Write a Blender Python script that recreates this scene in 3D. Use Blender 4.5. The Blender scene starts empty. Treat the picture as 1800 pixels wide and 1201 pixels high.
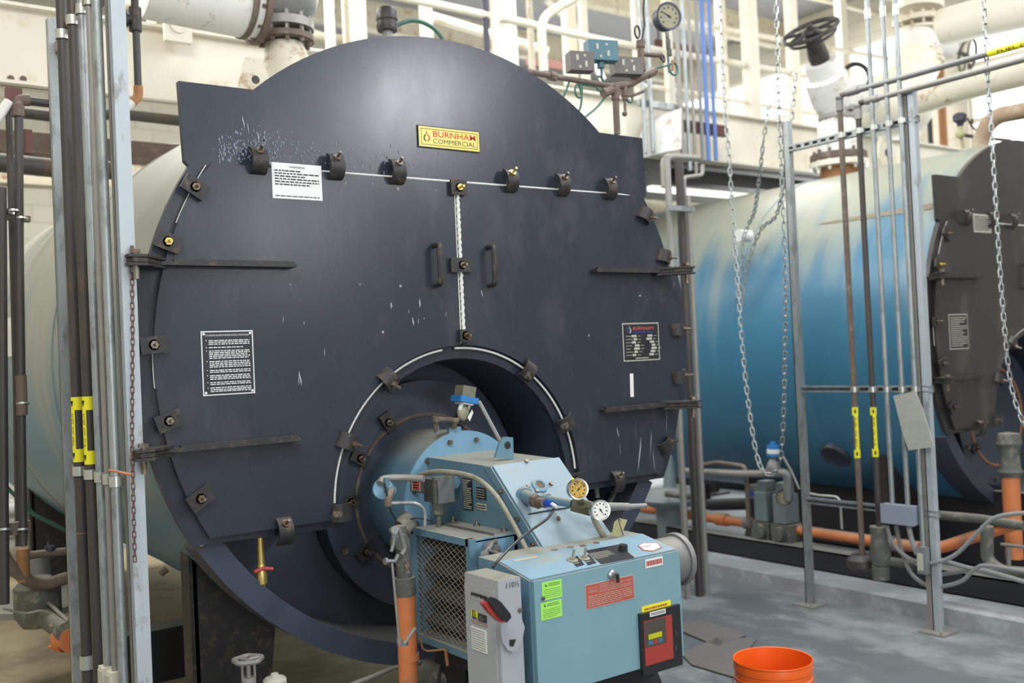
import bpy, bmesh, math, random
from mathutils import Vector, Matrix
random.seed(7)
V=Vector
S=bpy.context.scene; COL=S.collection
# ---------------------------------------------------------------- camera
F_PX=1756.365; YAW,PITCH,ROLL=map(math.radians,(35.826,0.819,-2.603)); CAM_Z=1.61
_fw=V((math.sin(YAW)*math.cos(PITCH),math.cos(YAW)*math.cos(PITCH),math.sin(PITCH)))
_ri=V((math.cos(YAW),-math.sin(YAW),0)); _up=_ri.cross(_fw)
_R=_ri*math.cos(ROLL)+_up*math.sin(ROLL); _U=-_ri*math.sin(ROLL)+_up*math.cos(ROLL)
cd=bpy.data.cameras.new('camera'); cam=bpy.data.objects.new('camera',cd); COL.objects.link(cam)
cam.matrix_world=Matrix(((_R.x,_U.x,-_fw.x,0),(_R.y,_U.y,-_fw.y,0),(_R.z,_U.z,-_fw.z,CAM_Z),(0,0,0,1)))
cd.sensor_width=36; cd.lens=36*F_PX/1800; cd.clip_end=100; cd.clip_start=.05
cd.dof.use_dof=True; cd.dof.focus_distance=3.55; cd.dof.aperture_fstop=2.2
S.camera=cam
# ---------------------------------------------------------------- light and exposure
S.view_settings.view_transform='Standard'; S.view_settings.look='None'; S.view_settings.gamma=1
S.view_settings.use_curve_mapping=False; S.view_settings.exposure=0.0
w=bpy.data.worlds.new('daylight'); S.world=w; w.use_nodes=True
w.node_tree.nodes['Background'].inputs[0].default_value=(.85,.93,1,1)
w.node_tree.nodes['Background'].inputs[1].default_value=0.6
def area(name,loc,target,sx,sy,power,col):
    l=bpy.data.lights.new(name,'AREA'); l.shape='RECTANGLE'; l.size=sx; l.size_y=sy; l.energy=power; l.color=col
    o=bpy.data.objects.new(name,l); COL.objects.link(o); o.location=loc
    o.rotation_euler=(V(target)-V(loc)).to_track_quat('-Z','Y').to_euler(); return o
# fluorescent and high bay lamps of the room, daylight through windows behind the camera and at the far end; plus two added low fills
area('ceiling_light_front',(5.0,-1.6,4.15),(2.05,3.4,2.6),.6,.4,78,(.93,.95,1))
area('window_light_front',(3.75,-2.0,2.95),(1.5,3.4,2.1),.6,.45,22,(.9,.94,1))
area('ceiling_light_entry',(2.0,-2.5,5.4),(2.6,3.6,1.0),3,1.5,50,(.9,.95,1))
area('low_fill_light',(.4,-3.9,1.7),(1.8,3.4,.9),2.4,1.8,125,(.88,.94,1))  # added fill, no such opening modelled; lifts the lower front and cabinet
area('floor_fill_right',(11.3,7.6,1.5),(5.0,6.8,.2),3.4,2.2,260,(.95,.98,1))  # added fill by the right wall, brightens the floor under the blue boiler
area('ceiling_light_left',(-.6,0.6,5.2),(2.0,4.0,1.0),2.5,1.2,150,(1,.96,.9))
area('ceiling_light_aisle',(4.2,3.2,5.2),(4.2,4.0,0),1.2,4.0,165,(.93,.97,1))
area('ceiling_light_mid',(1.0,7.6,5.5),(2.5,6.5,2),5,1.5,340,(1,.98,.93))
area('ceiling_light_far',(7.6,8.5,5.6),(7.5,7.0,2),5,2.5,380,(1,.98,.93))
area('ceiling_light_right',(8.5,2.2,5.2),(7.5,4.0,2),2.0,2.5,150,(1,.97,.92))
# ---------------------------------------------------------------- pixel -> point helper (photo pixel, known plane)
def at(px,py,X=None,Y=None,Z=None):
    d=_fw*F_PX+_R*(px-900)-_U*(py-600.5)
    t=X/d.x if X is not None else Y/d.y if Y is not None else (Z-CAM_Z)/d.z
    p=d*t; p.z+=CAM_Z; return p
K=1.08      # burner assembly distance factor
def bat(px,py,X=None,Y=None):
    return at(px,py,X=X*K if X is not None else None,Y=Y*K if Y is not None else None)
# ---------------------------------------------------------------- materials
def mat(name,col,rough=.5,metal=0.,var=.25,scale=6.,bump=0.,spot=None,spot_amt=.5,spot_scale=5.,stretch=(1,1,1),dust=None,dust_amt=.0,emit=0,spec=.5,fine=True):
    m=bpy.data.materials.new(name); m.use_nodes=True; n=m.node_tree.nodes; L=m.node_tree.links
    b=n['Principled BSDF']; b.inputs['Metallic'].default_value=metal; b.inputs['Specular IOR Level'].default_value=spec
    tc=n.new('ShaderNodeTexCoord'); mp=n.new('ShaderNodeMapping'); mp.inputs['Scale'].default_value=stretch
    L.new(tc.outputs['Object'],mp.inputs[0])
    nz=n.new('ShaderNodeTexNoise'); nz.inputs['Scale'].default_value=scale; nz.inputs['Detail'].default_value=6; nz.inputs['Roughness'].default_value=.65
    L.new(mp.outputs[0],nz.inputs[0])
    mx=n.new('ShaderNodeMix'); mx.data_type='RGBA'
    c=V(col); mx.inputs[6].default_value=(*(c*(1-var)),1); mx.inputs[7].default_value=(*[min(1,x) for x in c*(1+var)],1)
    L.new(nz.outputs[0],mx.inputs[0]); out=mx.outputs[2]
    if spot:
        n2=n.new('ShaderNodeTexNoise'); n2.inputs['Scale'].default_value=spot_scale; n2.inputs['Detail'].default_value=5; n2.inputs['Roughness'].default_value=.7
        L.new(mp.outputs[0],n2.inputs[0]); r=n.new('ShaderNodeValToRGB')
        r.color_ramp.elements[0].position=.62-spot_amt*.3; r.color_ramp.elements[1].position=.72-spot_amt*.24
        L.new(n2.outputs[0],r.inputs[0]); m2=n.new('ShaderNodeMix'); m2.data_type='RGBA'
        L.new(r.outputs[0],m2.inputs[0]); L.new(out,m2.inputs[6]); m2.inputs[7].default_value=(*spot,1); out=m2.outputs[2]
    if dust:
        g=n.new('ShaderNodeNewGeometry'); sx=n.new('ShaderNodeSeparateXYZ'); L.new(g.outputs['Normal'],sx.inputs[0])
        mr=n.new('ShaderNodeMapRange'); mr.inputs[1].default_value=.55; mr.inputs[2].default_value=.95; mr.inputs[4].default_value=dust_amt
        L.new(sx.outputs[2],mr.inputs[0]); m3=n.new('ShaderNodeMix'); m3.data_type='RGBA'
        L.new(mr.outputs[0],m3.inputs[0]); L.new(out,m3.inputs[6]); m3.inputs[7].default_value=(*dust,1); out=m3.outputs[2]
    L.new(out,b.inputs['Base Color'])
    r2=n.new('ShaderNodeMapRange'); r2.inputs[3].default_value=max(.04,rough-.08); r2.inputs[4].default_value=min(1,rough+.08)
    L.new(nz.outputs[0],r2.inputs[0]); L.new(r2.outputs[0],b.inputs['Roughness'])
    if bump:
        bp=n.new('ShaderNodeBump'); bp.inputs['Strength'].default_value=bump; bp.inputs['Distance'].default_value=.01
        L.new(nz.outputs[0],bp.inputs['Height']); L.new(bp.outputs[0],b.inputs['Normal'])
    if emit:
        b.inputs['Emission Color'].default_value=(*col,1); b.inputs['Emission Strength'].default_value=emit
    return m
DUST=(.36,.34,.27)
MT={}
MT['black']=mat('black_boiler_paint',(.026,.032,.047),.27,0,.3,2.2,.03,spot=(.042,.047,.062),spot_amt=.30,spot_scale=4.2,stretch=(1,1,.45),dust=(.22,.21,.18),dust_amt=.6)
MT['blackb']=mat('brownish_black_paint',(.030,.027,.028),.36,0,.3,2.2,.03,spot=(.06,.05,.045),spot_amt=.25,spot_scale=4,stretch=(1,1,.45),dust=(.22,.2,.17),dust_amt=.6)
MT['black2']=mat('navy_black_paint',(.034,.045,.070),.48,0,.35,4,.05,spot=(.05,.055,.07),spot_amt=.2,spot_scale=9,dust=(.2,.2,.19),dust_amt=.7)
MT['blackiron']=mat('black_iron_fitting',(.035,.033,.034),.5,.3,.4,20,.1,spot=(.10,.07,.05),spot_amt=.3,spot_scale=30,dust=(.2,.18,.15),dust_amt=.4)
MT['bolt']=mat('steel_bolt',(.25,.23,.2),.45,.8,.3,30,.05,spot=(.15,.08,.04),spot_amt=.5,spot_scale=40)
MT['brass']=mat('brass_nut',(.62,.47,.16),.35,.8,.2,30)
MT['rope']=mat('white_rope_gasket',(.72,.72,.68),.9,0,.2,90,.3)
MT['rustpipe']=mat('dark_rusty_pipe',(.060,.055,.053),.5,.3,.35,9,.08,spot=(.11,.07,.05),spot_amt=.3,spot_scale=7,stretch=(1,1,.3))
MT['rust']=mat('rusty_brown_iron',(.135,.10,.08),.75,.1,.35,14,.15,spot=(.22,.18,.15),spot_amt=.25,spot_scale=10,dust=(.35,.31,.25),dust_amt=.5)
MT['rusto']=mat('orange_rust_iron',(.33,.16,.07),.8,.0,.35,14,.15)
MT['galv']=mat('galvanised_steel',(.34,.37,.38),.42,.6,.18,16,.03,spot=(.22,.24,.24),spot_amt=.4,spot_scale=18,stretch=(1,1,.4))
MT['galvd']=mat('dusty_grey_conduit',(.28,.27,.25),.55,.35,.22,14,.03,dust=DUST,dust_amt=.4)
MT['strut']=mat('pale_grey_strut_channel',(.42,.47,.51),.5,.3,.14,12,.02,spot=(.27,.28,.28),spot_amt=.2,spot_scale=16,stretch=(1,1,.4))
MT['zinc']=mat('zinc_strap',(.55,.57,.54),.35,.8,.15,30)
MT['cream']=mat('cream_paint',(.74,.70,.60),.5,0,.08,3,.02,spot=(.62,.55,.38),spot_amt=.15,spot_scale=4)
MT['creamd']=mat('weathered_cream_paint',(.62,.58,.47),.6,0,.15,6,.05,spot=(.33,.2,.11),spot_amt=.25,spot_scale=7)
MT['white']=mat('white_lagging',(.70,.70,.68),.7,0,.12,6,.1,spot=(.45,.38,.3),spot_amt=.2,spot_scale=8)
MT['bent']=mat('rusty_cream_pipe',(.33,.23,.15),.65,0,.2,9,.05,spot=(.45,.40,.30),spot_amt=.4,spot_scale=6)
MT['red']=mat('red_brown_primer',(.12,.05,.042),.7,0,.2,8)
MT['orange']=mat('orange_pipe_paint',(.60,.19,.065),.55,0,.18,9,.03,spot=(.36,.17,.1),spot_amt=.3,spot_scale=8,dust=(.30,.26,.2),dust_amt=.75)
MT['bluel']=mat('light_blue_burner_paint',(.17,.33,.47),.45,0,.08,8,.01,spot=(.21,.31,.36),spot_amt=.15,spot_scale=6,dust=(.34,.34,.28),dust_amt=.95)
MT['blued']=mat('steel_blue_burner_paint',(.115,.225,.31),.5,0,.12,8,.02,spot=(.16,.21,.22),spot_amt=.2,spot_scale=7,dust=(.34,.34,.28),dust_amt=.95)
MT['cab']=mat('light_blue_cabinet_paint',(.19,.33,.385),.42,0,.06,10,.01,dust=(.32,.34,.32),dust_amt=.5)
MT['greybox']=mat('grey_enclosure_paint',(.36,.38,.41),.45,0,.08,8,.02,dust=DUST,dust_amt=.9)
MT['greybox2']=mat('blue_grey_box_paint',(.24,.28,.34),.5,0,.08,8,.02)
MT['flex']=mat('dusty_flexible_conduit',(.33,.32,.25),.55,.35,.25,30,.05)
MT['flexg']=mat('grey_liquidtight_conduit',(.24,.25,.25),.6,0,.15,12)
MT['greent']=mat('green_capillary_tube',(.04,.12,.09),.5,.2,.3,20)
MT['teal']=mat('teal_control_box',(.06,.15,.19),.5,0,.15,15,.03)
MT['brownbox']=mat('grey_brown_control_box',(.13,.115,.11),.6,.1,.15,20)
MT['yellow']=mat('yellow_marker_tape',(.82,.76,.02),.5,0,.04,10)
MT['ink']=mat('black_ink',(.015,.015,.015),.6,0,.1,10)
MT['inkg']=mat('green_black_ink',(.03,.08,.03),.6,0,.1,10)
MT['paper']=mat('white_paper',(.72,.74,.74),.8,0,.05,10)
MT['papery']=mat('dusty_paper',(.45,.44,.37),.8,0,.1,10)
MT['signy']=mat('yellow_sign_face',(.80,.62,.12),.35,0,.1,5)
MT['redink']=mat('red_ink',(.55,.06,.03),.5,0,.1,10)
MT['blueink']=mat('blue_ink',(.03,.07,.35),.5,0,.1,10)
MT['labelred']=mat('faded_red_label',(.46,.09,.065),.5,0,.1,10)
MT['plate']=mat('black_label_plate',(.018,.018,.024),.4,0,.2,10)
MT['lime']=mat('lime_green_sticker',(.36,.78,.12),.6,0,.05,10)
MT['lcd']=mat('yellow_green_display',(.50,.50,.01),.3,0,.05,10)
MT['ctrlred']=mat('red_controller_face',(.36,.045,.035),.3,0,.1,10)
MT['ctrldk']=mat('dark_controller_face',(.075,.065,.055),.3,0,.1,10)
MT['btn']=mat('blue_button',(.05,.17,.26),.4,0,.1,10)
MT['plastic']=mat('black_plastic',(.018,.018,.02),.35,0,.1,10)
MT['redplastic']=mat('red_plastic_grip',(.40,.04,.035),.4,0,.15,10)
MT['bluecap']=mat('blue_tape',(.015,.06,.42),.4,0,.1,10)
MT['swblue']=mat('bright_blue_switch_base',(.03,.20,.50),.4,0,.1,10)
MT['bucket']=mat('orange_bucket_plastic',(.86,.13,.012),.38,0,.04,6)
MT['amber']=mat('amber_dial',(.55,.34,.05),.4,0,.25,25,spot=(.2,.11,.02),spot_amt=.4,spot_scale=40)
MT['dialw']=mat('white_dial',(.72,.74,.68),.4,0,.05,10)
MT['dialg']=mat('tan_dial',(.22,.20,.125),.4,0,.15,20)
MT['gaugecase']=mat('dark_gauge_case',(.035,.035,.055),.4,.2,.2,20)
MT['chrome']=mat('worn_chrome',(.45,.45,.43),.3,.9,.15,20)
MT['grime']=mat('grimy_greenish_iron',(.10,.105,.09),.7,.1,.4,15,.15,spot=(.22,.21,.17),spot_amt=.3,spot_scale=15,dust=(.27,.25,.2),dust_amt=.7)
MT['greyg']=mat('grey_green_regulator_paint',(.15,.19,.20),.55,0,.15,10,.03,dust=(.33,.36,.34),dust_amt=.8)
MT['olive']=mat('olive_brass_block',(.15,.14,.085),.6,.3,.3,15,.05,dust=(.3,.28,.2),dust_amt=.7)
MT['duct']=mat('wrapped_plastic_bundle',(.40,.40,.38),.35,0,.35,7,.4,spot=(.6,.6,.6),spot_amt=.3,spot_scale=6)
MT['mesh']=mat('tan_wire_mesh',(.30,.26,.22),.6,.2,.15,20)
MT['louvre']=mat('dusty_louvre',(.075,.07,.06),.8,0,.3,12)
MT['chain']=mat('zinc_chain',(.36,.38,.38),.38,.8,.2,30)
MT['chainr']=mat('rusty_chain',(.16,.09,.075),.7,.2,.3,30)
MT['tank_in']=mat('dark_tube_sheet',(.045,.055,.080),.55,0,.3,5,.05,dust=(.15,.15,.14),dust_amt=.6)
MT['skid']=mat('black_skid_steel',(.014,.014,.018),.6,0,.3,6,.05,dust=(.26,.26,.24),dust_amt=.95)
MT['bluepipe']=mat('blue_conduit_paint',(.10,.20,.50),.5,0,.15,10)
MT['tan']=mat('tan_tag',(.40,.38,.2),.7,0,.1,10)
MT['deck']=mat('grey_ceiling_deck',(.33,.33,.35),.8,0,.25,5,.2,stretch=(1,4,1))
MT['pebble']=mat('dull_grey_metal',(.22,.22,.22),.5,.4,.2,12,.04,dust=DUST,dust_amt=.5)
def jacket(name,dust_lo,dust_hi,dustc,blue,low):
    m=bpy.data.materials.new(name); m.use_nodes=True; n=m.node_tree.nodes; L=m.node_tree.links
    b=n['Principled BSDF']; b.inputs['Roughness'].default_value=.36
    tc=n.new('ShaderNodeTexCoord'); mp=n.new('ShaderNodeMapping'); mp.inputs['Scale'].default_value=(.5,2.2,.35)
    L.new(tc.outputs['Object'],mp.inputs[0]); nz=n.new('ShaderNodeTexNoise'); nz.inputs['Scale'].default_value=1.6; nz.inputs['Detail'].default_value=7; nz.inputs['Roughness'].default_value=.6
    L.new(mp.outputs[0],nz.inputs[0])
    n2=n.new('ShaderNodeTexNoise'); n2.inputs['Scale'].default_value=.8; L.new(tc.outputs['Object'],n2.inputs[0])
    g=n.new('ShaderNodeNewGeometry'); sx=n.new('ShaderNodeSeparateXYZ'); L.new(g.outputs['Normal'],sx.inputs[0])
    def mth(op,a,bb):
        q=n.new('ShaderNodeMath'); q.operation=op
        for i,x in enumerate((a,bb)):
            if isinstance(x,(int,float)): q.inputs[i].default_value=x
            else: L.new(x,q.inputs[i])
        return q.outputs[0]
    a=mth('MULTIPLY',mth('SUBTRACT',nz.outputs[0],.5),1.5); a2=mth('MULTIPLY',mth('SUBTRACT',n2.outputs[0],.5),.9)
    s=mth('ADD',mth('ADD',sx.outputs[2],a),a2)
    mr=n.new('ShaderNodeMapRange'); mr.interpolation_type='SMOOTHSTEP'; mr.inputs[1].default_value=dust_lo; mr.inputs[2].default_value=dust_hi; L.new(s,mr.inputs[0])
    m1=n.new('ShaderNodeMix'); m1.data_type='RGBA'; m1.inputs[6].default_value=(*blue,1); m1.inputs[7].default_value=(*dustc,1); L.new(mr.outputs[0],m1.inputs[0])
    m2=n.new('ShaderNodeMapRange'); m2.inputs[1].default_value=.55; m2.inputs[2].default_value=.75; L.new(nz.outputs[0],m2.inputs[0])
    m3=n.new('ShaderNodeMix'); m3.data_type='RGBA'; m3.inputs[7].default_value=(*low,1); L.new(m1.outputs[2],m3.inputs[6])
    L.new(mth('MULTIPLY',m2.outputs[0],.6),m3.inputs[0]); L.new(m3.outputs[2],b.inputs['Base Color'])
    return m
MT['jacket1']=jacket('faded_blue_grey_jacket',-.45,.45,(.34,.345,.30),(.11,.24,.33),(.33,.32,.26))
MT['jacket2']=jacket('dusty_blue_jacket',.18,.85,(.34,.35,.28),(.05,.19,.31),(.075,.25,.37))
# ---------------------------------------------------------------- mesh builder
def frame(d):
    d=d.normalized(); a=V((0,0,1)) if abs(d.z)<.9 else V((1,0,0))
    x=d.cross(a).normalized(); return x,d.cross(x).normalized()
def fillet(pts,fr,seg=5):
    pts=[V(p) for p in pts]
    if fr<=0 or len(pts)<3: return pts
    out=[pts[0]]
    for i in range(1,len(pts)-1):
        a,b,c=pts[i-1],pts[i],pts[i+1]; u=(a-b); v=(c-b); lu,lv=u.length,v.length
        if lu<1e-6 or lv<1e-6: continue
        u/=lu; v/=lv; ang=u.angle(v,math.pi)
        if ang>3.0: out.append(b); continue
        t=min(fr,lu*.48,lv*.48); p,q=b+u*t,b+v*t
        for k in range(seg+1):
            s=k/seg; out.append(p*(1-s)**2+b*2*s*(1-s)+q*s*s)
    out.append(pts[-1]); return out
def spline(pts,seg=8):
    pts=[V(p) for p in pts]; P=[pts[0]*2-pts[1]]+pts+[pts[-1]*2-pts[-2]]; out=[]
    for i in range(1,len(P)-2):
        a,b,c,d=P[i-1:i+3]
        for k in range(seg):
            t=k/seg; out.append(.5*((2*b)+(c-a)*t+(2*a-5*b+4*c-d)*t*t+(3*b-a-3*c+d)*t**3))
    out.append(pts[-1]); return out
class MB:
    def __init__(s): s.bm=bmesh.new()
    def box(s,c,sz,rot=None):
        c=V(c); M=rot or Matrix.Identity(3)
        vs=[s.bm.verts.new(c+M@V((sz[0]*i/2,sz[1]*j/2,sz[2]*k/2))) for i in(-1,1) for j in(-1,1) for k in(-1,1)]
        for f in((0,1,3,2),(4,6,7,5),(0,4,5,1),(2,3,7,6),(0,2,6,4),(1,5,7,3)): s.bm.faces.new([vs[i] for i in f])
        return s
    def b2(s,a,b):
        a,b=V(a),V(b); return s.box((a+b)/2,[abs(x) for x in(b-a)])
    def prism(s,pts,vec):
        vec=V(vec); A=[s.bm.verts.new(V(p)) for p in pts]; B=[s.bm.verts.new(V(p)+vec) for p in pts]; n=len(pts)
        s.bm.faces.new(A[::-1]); s.bm.faces.new(B)
        for i in range(n): s.bm.faces.new((A[i],A[(i+1)%n],B[(i+1)%n],B[i]))
        return s
    def tube(s,pts,r,n=12,fr=0,rf=None,closed=False):
        pts=fillet(pts,fr) if fr else [V(p) for p in pts]
        N=len(pts); x=None; rings=[]
        for i,p in enumerate(pts):
            if closed: d=pts[(i+1)%N]-pts[i-1]
            else: d=(pts[min(i+1,N-1)]-pts[max(i-1,0)])
            d.normalize()
            if x is None: x,_=frame(d)
            x=(x-d*x.dot(d)).normalized(); y=d.cross(x); rr=rf(i) if rf else r
            rings.append([s.bm.verts.new(p+(x*math.cos(t)+y*math.sin(t))*rr) for t in [2*math.pi*k/n for k in range(n)]])
        for i in range(N if closed else N-1):
            a,b=rings[i],rings[(i+1)%N]
            for k in range(n): s.bm.faces.new((a[k],a[(k+1)%n],b[(k+1)%n],b[k]))
        if not closed: s.bm.faces.new(rings[0][::-1]); s.bm.faces.new(rings[-1])
        return s
    def flex(s,pts,r,pitch=.007,n=10):
        pts=[V(p) for p in pts]; out=[]; acc=0
        for a,b in zip(pts,pts[1:]):
            L=(b-a).length; m=max(1,int(L/(pitch/2)))
            out+= [a.lerp(b,k/m) for k in range(m)]
        out.append(pts[-1]); return s.tube(out,r,n,rf=lambda i:r*(1.0 if i%2 else .84))
    def cyl(s,a,b,r,r2=None,n=20):
        r2=r if r2 is None else r2; a,b=V(a),V(b); return s.lathe([(0,0),(r,0),(r2,(b-a).length),(0,(b-a).length)],a,b-a,n)
    def lathe(s,prof,o,ax,n=28,closed=False):
        o=V(o); ax=V(ax).normalized(); x,y=frame(ax); rings=[]
        for r,h in prof:
            if r<1e-6: rings.append([s.bm.verts.new(o+ax*h)])
            else: rings.append([s.bm.verts.new(o+ax*h+(x*math.cos(t)+y*math.sin(t))*r) for t in [2*math.pi*k/n for k in range(n)]])
        pr=list(zip(rings,rings[1:]))
        if closed: pr.append((rings[-1],rings[0]))
        for a,b in pr:
            for k in range(n):
                k2=(k+1)%n
                if len(a)==1 and len(b)==1: continue
                if len(a)==1: s.bm.faces.new((a[0],b[k2],b[k]))
                elif len(b)==1: s.bm.faces.new((a[k],a[k2],b[0]))
                else: s.bm.faces.new((a[k],a[k2],b[k2],b[k]))
        return s
    def torus(s,c,ax,R,r,n=32,m=8):
        c=V(c); x,y=frame(V(ax)); return s.tube([c+(x*math.cos(t)+y*math.sin(t))*R for t in [2*math.pi*k/n for k in range(n)]],r,m,closed=True)
    def sphere(s,c,r,sc=(1,1,1),n=20):
        M=Matrix.Translation(V(c))@Matrix.Diagonal((*sc,1)); bmesh.ops.create_uvsphere(s.bm,u_segments=n,v_segments=n//2,radius=r,matrix=M); return s
    def flange(s,c,ax,R,t,nb=8,rb=.012,n=32):
        c=V(c); ax=V(ax).normalized(); s.lathe([(0,-t/2),(R,-t/2),(R,t/2),(0,t/2)],c,ax,n); x,y=frame(ax)
        for k in range(nb):
            a=2*math.pi*(k+.5)/nb; p=c+(x*math.cos(a)+y*math.sin(a))*R*.84; s.cyl(p-ax*t*1.2,p+ax*t*1.2,rb,n=6)
        return s
    def nut(s,c,ax,r,h): c=V(c); return s.cyl(c,c+V(ax).normalized()*h,r,n=6)
    def text(s,txt,o,xd,up,size,depth=.0006,fit=None,bold=0):
        cu=bpy.data.curves.new('t','FONT'); cu.body=txt; cu.size=1; cu.resolution_u=2; cu.extrude=0; cu.offset=bold
        ob=bpy.data.objects.new('t',cu); COL.objects.link(ob); me=ob.to_mesh()
        xd=V(xd).normalized(); up=V(up).normalized(); nn=xd.cross(up)
        mx=max([v.co.x for v in me.vertices] or [1]); sx=size if not fit else fit/mx
        vs=[s.bm.verts.new(V(o)+xd*v.co.x*sx+up*v.co.y*size+nn*depth) for v in me.vertices]
        for p in me.polygons:
            try: s.bm.faces.new([vs[i] for i in p.vertices])
            except ValueError: pass
        ob.to_mesh_clear(); bpy.data.objects.remove(ob); bpy.data.curves.remove(cu); return s
    def lines(s,o,xd,up,w,h,rows,depth=.0006,fill=.5,seed=1,ragged=True):
        # rows of small unreadable word marks
        rn=random.Random(seed); xd=V(xd).normalized(); up=V(up).normalized(); nn=xd.cross(up); o=V(o); rh=h/rows
        for i in range(rows):
            y=h-(i+1)*rh+rh*(1-fill)/2; x=0; end=w*(rn.uniform(.55,1) if ragged and rn.random()<.3 else 1)
            while x<end-.001:
                l=min(rn.uniform(.04,.13)*w,end-x)
                a=o+xd*x+up*y+nn*depth; vs=[s.bm.verts.new(q) for q in (a,a+xd*l,a+xd*l+up*rh*fill,a+up*rh*fill)]; s.bm.faces.new(vs)
                x+=l+.02*w
        return s
    def quad(s,a,b,c,d):
        s.bm.faces.new([s.bm.verts.new(V(p)) for p in(a,b,c,d)]); return s
    def build(s,name,m,parent=None,kind=None,origin=None,bevel=0,label=None):
        bm=s.bm
        if bevel:
            es=[e for e in bm.edges if len(e.link_faces)==2 and e.calc_face_angle(0)>.7]
            bmesh.ops.bevel(bm,geom=es,offset=bevel,segments=2,affect='EDGES',clamp_overlap=True)
        bmesh.ops.recalc_face_normals(bm,faces=bm.faces)
        for f in bm.faces: f.smooth=True
        for e in bm.edges:
            if len(e.link_faces)==2 and e.calc_face_angle(0)>.6: e.smooth=False
        if parent is not None: o0=ORG[parent.name]
        elif origin is not None: o0=V(origin)
        else:
            cs=[v.co for v in bm.verts]; o0=V(((min(c.x for c in cs)+max(c.x for c in cs))/2,(min(c.y for c in cs)+max(c.y for c in cs))/2,min(c.z for c in cs)))
        for v in bm.verts: v.co-=o0
        me=bpy.data.meshes.new(name); bm.to_mesh(me); bm.free(); me.materials.append(MT[m] if isinstance(m,str) else m)
        o=bpy.data.objects.new(name,me); COL.objects.link(o); ORG[o.name]=o0
        if parent is not None: o.parent=parent
        else: o.location=o0
        if kind: o['kind']=kind
        if label: o['label']=label
        return o
ORG={}
def tag(o,label,cat,group=None,kind=None):
    o['label']=label; o['category']=cat
    if group: o['group']=group
    if kind: o['kind']=kind
    return o
def thing(name,label,cat,loc,group=None):
    o=bpy.data.objects.new(name,None); o.empty_display_size=.1; COL.objects.link(o); o.location=loc; ORG[o.name]=V(loc); return tag(o,label,cat,group)
def solo(mb,name,m,label,cat,group=None,kind=None,**k):
    return tag(mb.build(name,m,**k),label,cat,group,kind)
def arc(cx,cz,R,a0,a1,n,Y):
    return [V((cx+R*math.cos(math.radians(a0+(a1-a0)*k/n)),Y,cz+R*math.sin(math.radians(a0+(a1-a0)*k/n)))) for k in range(n+1)]
XD,YD,ZD=V((1,0,0)),V((0,1,0)),V((0,0,1))
# ================================================================= room shell
def struct(mb,name,m): return mb.build(name,m,kind='structure')
mf=mat('grey_concrete_floor',(.135,.15,.16),.45,0,.45,1.8,.06,spot=(.25,.27,.28),spot_amt=.45,spot_scale=2.3,stretch=(1,.6,1))
mw=mat('cream_block_wall',(.66,.63,.54),.8,0,.06,3)
n=mw.node_tree.nodes; L=mw.node_tree.links; bk=n.new('ShaderNodeTexBrick'); bk.inputs['Scale'].default_value=1; bk.inputs['Brick Width'].default_value=.4; bk.inputs['Row Height'].default_value=.2; bk.inputs['Mortar Size'].default_value=.006
bk.inputs['Color1'].default_value=(.68,.65,.56,1); bk.inputs['Color2'].default_value=(.64,.61,.52,1); bk.inputs['Mortar'].default_value=(.5,.48,.41,1)
mp=n.new('ShaderNodeMapping'); mp.inputs['Rotation'].default_value=(math.pi/2,0,0); L.new(n['Texture Coordinate'].outputs['Object'],mp.inputs[0]); L.new(mp.outputs[0],bk.inputs[0]); L.new(bk.outputs[0],n['Principled BSDF'].inputs['Base Color'])
RX0,RX1,RY0,RY1,RZ=-2.5,11.5,-4.5,12.5,6.1
struct(MB().b2((RX0-.2,RY0-.2,-.2),(RX1+.2,RY1+.2,0)),'floor',mf)
struct(MB().b2((RX0-.2,RY0-.2,RZ),(RX1+.2,RY1+.2,RZ+.2)),'ceiling','deck')
struct(MB().b2((RX0-.2,RY0,0),(RX0,RY1,RZ)),'wall_left',mw)
wr=MB(); rw=[(2.2,6.4),(7.2,11.4)]; rz0,rz1=3.5,5.5
wr.b2((RX1,RY0,0),(RX1+.2,RY1,rz0)); wr.b2((RX1,RY0,rz1),(RX1+.2,RY1,RZ)); ys_=[RY0]+[y for q in rw for y in q]+[RY1]
for i in range(0,len(ys_),2): wr.b2((RX1,ys_[i],rz0),(RX1+.2,ys_[i+1],rz1))
struct(wr,'wall_right',mw)
struct(MB().b2((RX0,RY0-.2,0),(RX1,RY0,RZ)),'wall_front',mw)
wb=MB()
wins=[(6.2,10.9)]; z0,z1=3.3,5.35
wb.b2((RX0,RY1,0),(RX1,RY1+.2,z0)); wb.b2((RX0,RY1,z1),(RX1,RY1+.2,RZ)); xs=[RX0]+[x for ww in wins for x in ww]+[RX1]
for i in range(0,len(xs),2): wb.b2((xs[i],RY1,z0),(xs[i+1],RY1+.2,z1))
struct(wb,'wall_back',mw)
MT['glasslit']=mat('daylit_frosted_glass',(.93,.97,1.0),.4,0,.02,2,emit=2.4)
for i,(a,b) in enumerate(rw):
    wo=bpy.data.objects.new('window_%d'%(i+2),None); COL.objects.link(wo); wo.location=(RX1,a,rz0); ORG[wo.name]=V((RX1,a,rz0)); wo['kind']='structure'
    MB().b2((RX1+.12,a,rz0),(RX1+.14,b,rz1)).build('window_pane','glasslit',wo)
    m=MB()
    for k in range(6): y=a+(b-a)*k/5; m.b2((RX1+.05,y-.03,rz0),(RX1+.12,y+.03,rz1))
    for k in range(4): z=rz0+(rz1-rz0)*k/3; m.b2((RX1+.05,a,z-.03),(RX1+.12,b,z+.03))
    m.build('window_frame','cream',wo)
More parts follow.
